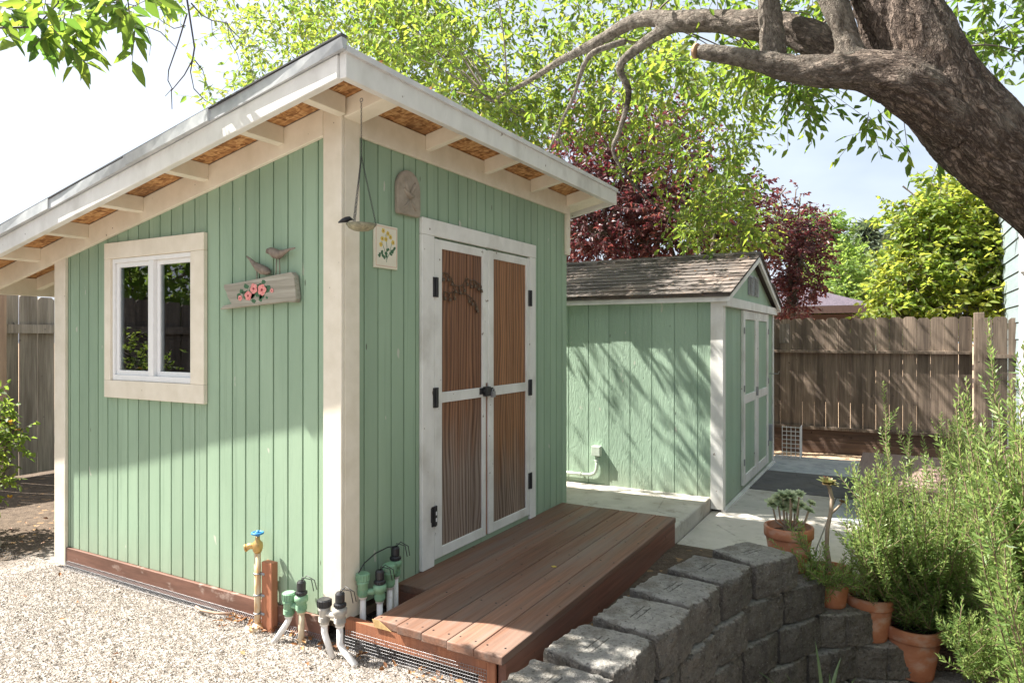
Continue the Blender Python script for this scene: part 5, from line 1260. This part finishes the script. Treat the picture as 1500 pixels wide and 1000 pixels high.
spray([(-80, 190, -60, 22, 2.5, 3.1, 36), (0, 110, 10, 55, 2.5, 2.9, 13), (85, 200, 5, 40, 2.6, 3.0, 9)], tone=.25, L=.10, tl=.16, connect=0, droop=.6, npp=6)
spray([(900, 1500, -420, -70, 4.0, 7.0, 210), (300, 900, -300, -80, 5.5, 8.0, 150)], tone=.5, connect=.03)
n = 520; C = np.stack([RNG.uniform(-1.5, 6.5, n), RNG.uniform(-7, -1.2, n), RNG.uniform(3.9, 6.2, n)], 1)
pr = C - CAM; dp = pr @ FW; pyy = 495 - 1000 * pr[:, 2] / np.maximum(dp, .3); C = C[(dp < .3) | (pyy < -60)]
leafy(lv, tw, C, RNG.normal(0, .6, (len(C), 3)), 7, .15, .5, .45, .3, .5)
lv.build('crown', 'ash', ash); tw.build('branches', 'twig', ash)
# limb that carries the near spray of leaves and dangling bare twigs at the top edge
dts = {}
def px_path(pts, d, r0, r1):
    dts.setdefault((d, len(dts) if d in (3.3, 4.0) or pts[-1] == (330, -180) else 0), Twigs()).path([at(a, b_, d) for a, b_ in pts], r0, r1)
px_path([(272, -60), (274, 0), (278, 25), (285, 70), (282, 88), (270, 110), (251, 133), (252, 160)], 3.4, .007, .0022)
px_path([(274, 20), (262, 60), (247, 103), (246, 118), (252, 130), (242, 141)], 3.4, .0045, .0015)
px_path([(284, 78), (279, 105), (284, 130), (300, 147), (316, 156)], 3.4, .004, .0013); px_path([(285, 88), (297, 103), (305, 130), (310, 145)], 3.4, .003, .0012)
px_path([(272, 38), (255, 42), (238, 32), (230, 25)], 3.4, .003, .0012); px_path([(280, 5), (295, 22), (310, 30), (333, 34), (345, 60), (360, 68), (400, 76)], 3.5, .004, .0013)
px_path([(333, 34), (336, 60), (348, 80), (355, 105)], 3.5, .003, .0012); px_path([(335, 40), (350, 55), (380, 54)], 3.5, .003, .001); px_path([(310, 30), (311, 50), (318, 58)], 3.5, .002, .001)
px_path([(185, -20), (190, 25), (205, 35), (235, 47), (252, 64), (260, 72)], 3.2, .004, .0012); px_path([(213, 38), (221, 62), (219, 82)], 3.2, .002, .001); px_path([(188, 6), (220, 16), (240, 14)], 3.2, .002, .001)
px_path([(-60, 38), (0, 41), (45, 40), (62, 30), (85, 5), (95, -60)], 2.75, .005, .003); px_path([(60, 32), (80, 40), (92, 60)], 2.75, .003, .0015); px_path([(272, -60), (330, -180), (700, -260), (1000, -150), (1120, -80)], 4.0, .02, .05)
px_path([(185, -20), (230, -90), (272, -60)], 3.3, .005, .007); px_path([(95, -60), (180, -110), (330, -180)], 3.2, .006, .015)
for q_ in dts.values(): q_.build('bare_twig', 'deadtwig', ash)

def bush_tree(name, label, base, clusters, mat, L, aspect, tone, npp=7, tl=.28, trunk_r=.12, cat='tree', group=None, droop=.2, extra=None):
    t = thing(name, base, label, cat, group); lv = Leaves(); tw = Twigs(); b = np.array(base, float); cs = []
    for c, r, n in clusters:
        c = np.array(c); C = ell_points(c, r, n); leafy(lv, tw, C, unit(C - c) + RNG.normal(0, .5, C.shape), npp, L, aspect, tone + RNG.normal(0, .14), droop, tl, .003, 1.3); cs.append(c)
        for p in C[:max(2, n // 9)]: tw.path([c + RNG.normal(0, .1, 3), (c + p) / 2 + RNG.normal(0, .06, 3), p], .012, .004)
    top = np.mean(cs, axis=0); m = MB(); k = b * .45 + top * .55; m.tube([b - (0, 0, .1), b * .75 + k * .25 + RNG.normal(0, .04, 3), k], [trunk_r, trunk_r * .85, trunk_r * .6], 10)
    for c in cs: m.tube([k * .9 + b * .1, (k + c) / 2 + RNG.normal(0, .1, 3), c], [trunk_r * .5, trunk_r * .35, trunk_r * .15], 7)
    m.build('trunk', 'twig', t, smooth=True); lv.build('crown', mat, t); tw.build('branches', 'twig', t)
    if extra: extra(t)
    return t
def gp(px, d): p = at(px, 495, d); return (p[0], p[1], 0)
pc = lambda px, py, d, rx, rz, n: (at(px, py, d), (rx, rx, rz), n)
bush_tree('plum_tree', 'dark purple leaved plum tree massed behind both sheds', gp(960, 10.8), [pc(880, 335, 10.3, 1.05, .85, 620), pc(975, 335, 10.3, 1.05, .85, 600), pc(930, 250, 10.6, 1.0, .9, 420), pc(880, 190, 11, .8, .7, 190), pc(985, 215, 11, .8, .8, 200), pc(1060, 300, 10.6, .8, .7, 170), pc(960, 160, 11.2, .5, .5, 60), pc(845, 280, 10.6, .7, .9, 330), pc(1070, 340, 10.3, .7, .6, 260)],
          'plum', .09, .5, .45, tl=.24)
bush_tree('plum_tree', 'smaller purple plum tree rising above the gable of the smaller shed', gp(1160, 11.2), [pc(1170, 385, 11, .48, .62, 270), pc(1150, 340, 11.1, .45, .42, 130), pc(1185, 335, 11, .32, .30, 90), pc(1155, 435, 10.9, .35, .40, 120), pc(1172, 290, 11, .06, .22, 7), pc(1142, 285, 11, .08, .2, 7)],
          'plum', .075, .5, .5, tl=.2, trunk_r=.08)
bush_tree('leafy_tree', 'broad yellow green tree leaning over the back fence', gp(1370, 9.6), [pc(1370, 400, 9.5, .66, .60, 330), pc(1395, 330, 9.6, .6, .5, 240), pc(1335, 415, 9.3, .42, .42, 170), pc(1430, 380, 9.3, .5, .7, 230), pc(1362, 345, 9.5, .45, .42, 150), pc(1312, 440, 9.3, .25, .15, 40), pc(1385, 285, 9.5, .4, .2, 50), pc(1330, 310, 9.5, .3, .15, 24), pc(1405, 450, 9.0, .38, .28, 110), pc(1440, 300, 9.6, .5, .5, 190), pc(1350, 285, 9.5, .07, .25, 9), pc(1310, 455, 9.2, .35, .2, 60), pc(1475, 400, 9.0, .4, .6, 160)],
          'yellow', .105, .5, .58, tl=.30)
bush_tree('leafy_tree', 'bright green round tree behind the purple hip roof', gp(1235, 22), [pc(1232, 405, 22, .95, .9, 330), pc(1210, 440, 21, .8, .5, 120), pc(1238, 438, 22, .7, .4, 110)], 'bright', .17, .55, .5, tl=.5)
bush_tree('leafy_tree', 'tall mid green tree just behind the smaller plum tree', gp(1185, 26), [pc(1205, 370, 26, 1.0, 1.4, 260), pc(1180, 345, 26, 1.1, .9, 220), pc(1130, 340, 26, 1.2, .6, 150), pc(1220, 345, 26, .5, .7, 90)], 'bright', .19, .5, .2, tl=.55)
bush_tree('leafy_tree', 'grey green leafy tree between the conifers and the yellow green tree', gp(1310, 24), [pc(1310, 420, 24, 1.1, 1.2, 330), pc(1330, 390, 24, .8, .9, 160), pc(1290, 450, 23, 1.0, .5, 120)], 'conifer', .2, .5, .8, tl=.5)
bush_tree('leafy_tree', 'lime green tree in front of the plum and behind the smaller shed', gp(1040, 9.1), [pc(1045, 315, 9.0, .45, .42, 110), pc(1085, 350, 8.9, .35, .22, 60)], 'yellow', .085, .5, .35, tl=.35)
def conifer(px, top, d, w, label):
    b = np.array(gp(px, d)); H = at(px, top, d)[2]; t = thing('conifer_tree', b, label, 'tree', 'distant conifers'); lv = Leaves(); tw = Twigs()
    MB().tube([b - (0, 0, .1), b + (0, 0, H)], [.35, .05], 9).build('trunk', 'twig', t, smooth=True)
    for k in range(70):
        f = (k + .5) / 70; z = H * (.12 + .88 * f)
        for _ in range(4):
            a = RNG.uniform(0, 6.28); r = w * (1 - f) ** .75 * RNG.uniform(.55, 1.15) + .1; e = b + (r * math.cos(a), r * math.sin(a), z - .15 * r); tw.add([b + (0, 0, z)], [e], .03, .01)
            n = 12; g_ = RNG.uniform(.25, 1, n)[:, None]; P = (b + (0, 0, z)) * (1 - g_) + e * g_; dd = np.array([math.cos(a), math.sin(a), -.2]) + RNG.normal(0, .6, (n, 3)); lv.add(P, dd, RNG.normal(0, .5, (n, 3)) + [0, 0, 1], RNG.uniform(.35, .7, n), .16, np.clip(RNG.normal(.45, .25, n), 0, 1))
    lv.build('crown', 'conifer', t); tw.build('branches', 'twig', t)
conifer(1268, 326, 34, 2.9, 'taller distant conifer above the bright green tree'); conifer(1312, 328, 38, 2.4, 'second distant conifer next to the yellow green tree'); conifer(1290, 352, 36, 2.2, 'broad distant conifer filling the gap between two conifer tips')

hd_ = thing('sky_block_hedge', (-1, -8.2, 0), 'unseen dark hedge added behind the camera to block low sky from the doors', 'hedge')  # out of view, added to keep low sky light off the door wall
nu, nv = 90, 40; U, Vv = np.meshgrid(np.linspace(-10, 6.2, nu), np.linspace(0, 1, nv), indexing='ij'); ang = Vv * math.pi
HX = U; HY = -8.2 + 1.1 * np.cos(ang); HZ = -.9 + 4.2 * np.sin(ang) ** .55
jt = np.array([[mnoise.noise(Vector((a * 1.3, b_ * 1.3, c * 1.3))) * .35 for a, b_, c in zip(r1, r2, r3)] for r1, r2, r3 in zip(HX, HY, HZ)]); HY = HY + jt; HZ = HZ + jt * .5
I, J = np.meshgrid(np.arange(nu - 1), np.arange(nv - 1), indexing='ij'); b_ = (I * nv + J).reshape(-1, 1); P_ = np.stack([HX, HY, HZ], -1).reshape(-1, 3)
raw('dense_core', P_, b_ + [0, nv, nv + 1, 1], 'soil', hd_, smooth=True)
lv = Leaves(); tw = Twigs(); k_ = RNG.integers(0, len(P_), 5200); leafy(lv, tw, P_[k_] + RNG.normal(0, .12, (5200, 3)), RNG.normal(0, .5, (5200, 3)) + [0, .6, .2], 6, .12, .5, .2, .1, .25, .003, 1.0)
lv.build('foliage', 'hedge', hd_); tw.build('branches', 'twig', hd_)
# lantana shrubs by the gravel; the second is seen in the window glass
def lantana(base, clusters, label, nfl):
    def flowers(t):
        for c, r, _ in clusters:
            C = ell_points(c, np.array(r) * 1.05, nfl, .1)
            for q in C:
                m = Leaves()
                for k in range(9):
                    d = unit(RNG.normal(0, 1, 3) + [0, 0, .6]); m.add([q + d * .004], [d], [RNG.normal(0, 1, 3)], [.022], [.016], [RNG.random()])
                m.build('flower', 'petal', t)
    bush_tree('lantana_shrub', label, base, clusters, 'lantana', .05, .6, .5, npp=6, tl=.13, trunk_r=.02, cat='shrub', droop=0, extra=flowers)
lantana((.02, 3.62, .05), [((.0, 3.55, .35), (.22, .25, .30), 70), ((-.02, 3.55, .75), (.24, .25, .32), 90), ((.10, 3.6, .95), (.15, .15, .16), 32), ((.21, 3.5, .66), (.12, .12, .09), 18)], 'lantana shrub with yellow flowers at the left edge before the grey fence', 8)
lantana((-1.45, 4.2, .03), [((-1.45, 4.2, .45), (.5, .4, .45), 160), ((-1.5, 4.2, 1.0), (.42, .36, .36), 130), ((-1.4, 4.15, 1.3), (.25, .22, .2), 40)], 'lantana shrub with orange flowers mirrored in the shed window', 5)

bush_tree('leafy_tree', 'dark leafy tree behind the grey fence, seen mirrored in the window glass', (-4.2, 9.0, 0), [((-4.2, 9, 3.2), (2.2, 1.5, 2.2), 420), ((-2.2, 9.2, 2.6), (1.6, 1.3, 1.8), 260), ((-6, 9.4, 2.8), (1.6, 1.3, 2), 240), ((-4.5, 9, 5), (1.5, 1.2, 1.2), 150)], 'bright', .2, .5, .1, tl=.5)
# ------------------------------------------------------------------ light, sky, camera
sun_dir = Vector((-.245, .71, 1.0)).normalized()
el = math.asin(sun_dir.z); az = math.atan2(sun_dir.x, sun_dir.y)
sl = bpy.data.lights.new('sun', 'SUN'); sl.energy = 5.0; sl.angle = R(.53); sl.color = (1, .95, .87)
so = bpy.data.objects.new('sun', sl); COL.objects.link(so); so.rotation_euler = sun_dir.to_track_quat('Z', 'Y').to_euler(); so.location = (0, 0, 12)
w = bpy.data.worlds.new('World'); S.world = w; w.use_nodes = True; nt = w.node_tree; nt.nodes.clear()
sk = nt.nodes.new('ShaderNodeTexSky'); sk.sky_type = 'NISHITA'; sk.sun_disc = False; sk.sun_elevation = el; sk.sun_rotation = az
sk.air_density = 1.0; sk.dust_density = 6.0; sk.ozone_density = 1.0
bg = nt.nodes.new('ShaderNodeBackground'); bg.inputs['Strength'].default_value = .06; wo = nt.nodes.new('ShaderNodeOutputWorld')
# thin bright veil of high cloud
tcw = nt.nodes.new('ShaderNodeTexCoord'); mpw = nt.nodes.new('ShaderNodeMapping'); mpw.inputs['Scale'].default_value = (1.2, 2.2, 5); nw = nt.nodes.new('ShaderNodeTexNoise'); nw.inputs['Scale'].default_value = 1.4; nw.inputs['Detail'].default_value = 5
nt.links.new(tcw.outputs['Generated'], mpw.inputs[0]); nt.links.new(mpw.outputs[0], nw.inputs['Vector'])
rw = nt.nodes.new('ShaderNodeValToRGB'); rw.color_ramp.elements[0].position = .3; rw.color_ramp.elements[0].color = (.45,) * 3 + (1,); rw.color_ramp.elements[1].position = .7; rw.color_ramp.elements[1].color = (.8,) * 3 + (1,)
nt.links.new(nw.outputs['Fac'], rw.inputs[0]); mw = nt.nodes.new('ShaderNodeMix'); mw.data_type = 'RGBA'; nt.links.new(rw.outputs[0], mw.inputs[0]); nt.links.new(sk.outputs[0], mw.inputs[6]); mw.inputs[7].default_value = (5.3, 5.9, 6.8, 1)
nt.links.new(mw.outputs[2], bg.inputs[0]); nt.links.new(bg.outputs[0], wo.inputs[0])
cam = bpy.data.cameras.new('camera'); cam.sensor_width = 36; cam.lens = 24; cam.shift_y = -.0033; cam.clip_end = 1000; cam.clip_start = .05
co = bpy.data.objects.new('camera', cam); COL.objects.link(co); co.location = tuple(CAM); co.rotation_euler = (R(90), 0, -math.atan2(.8704, .4924)); S.camera = co
S.view_settings.view_transform = 'Standard'; S.view_settings.look = 'None'; S.view_settings.gamma = 1; S.view_settings.use_curve_mapping = False
S.view_settings.exposure = 1.86
S.cycles.max_bounces = 10; S.cycles.diffuse_bounces = 5; S.cycles.transparent_max_bounces = 12; S.cycles.use_denoising = True
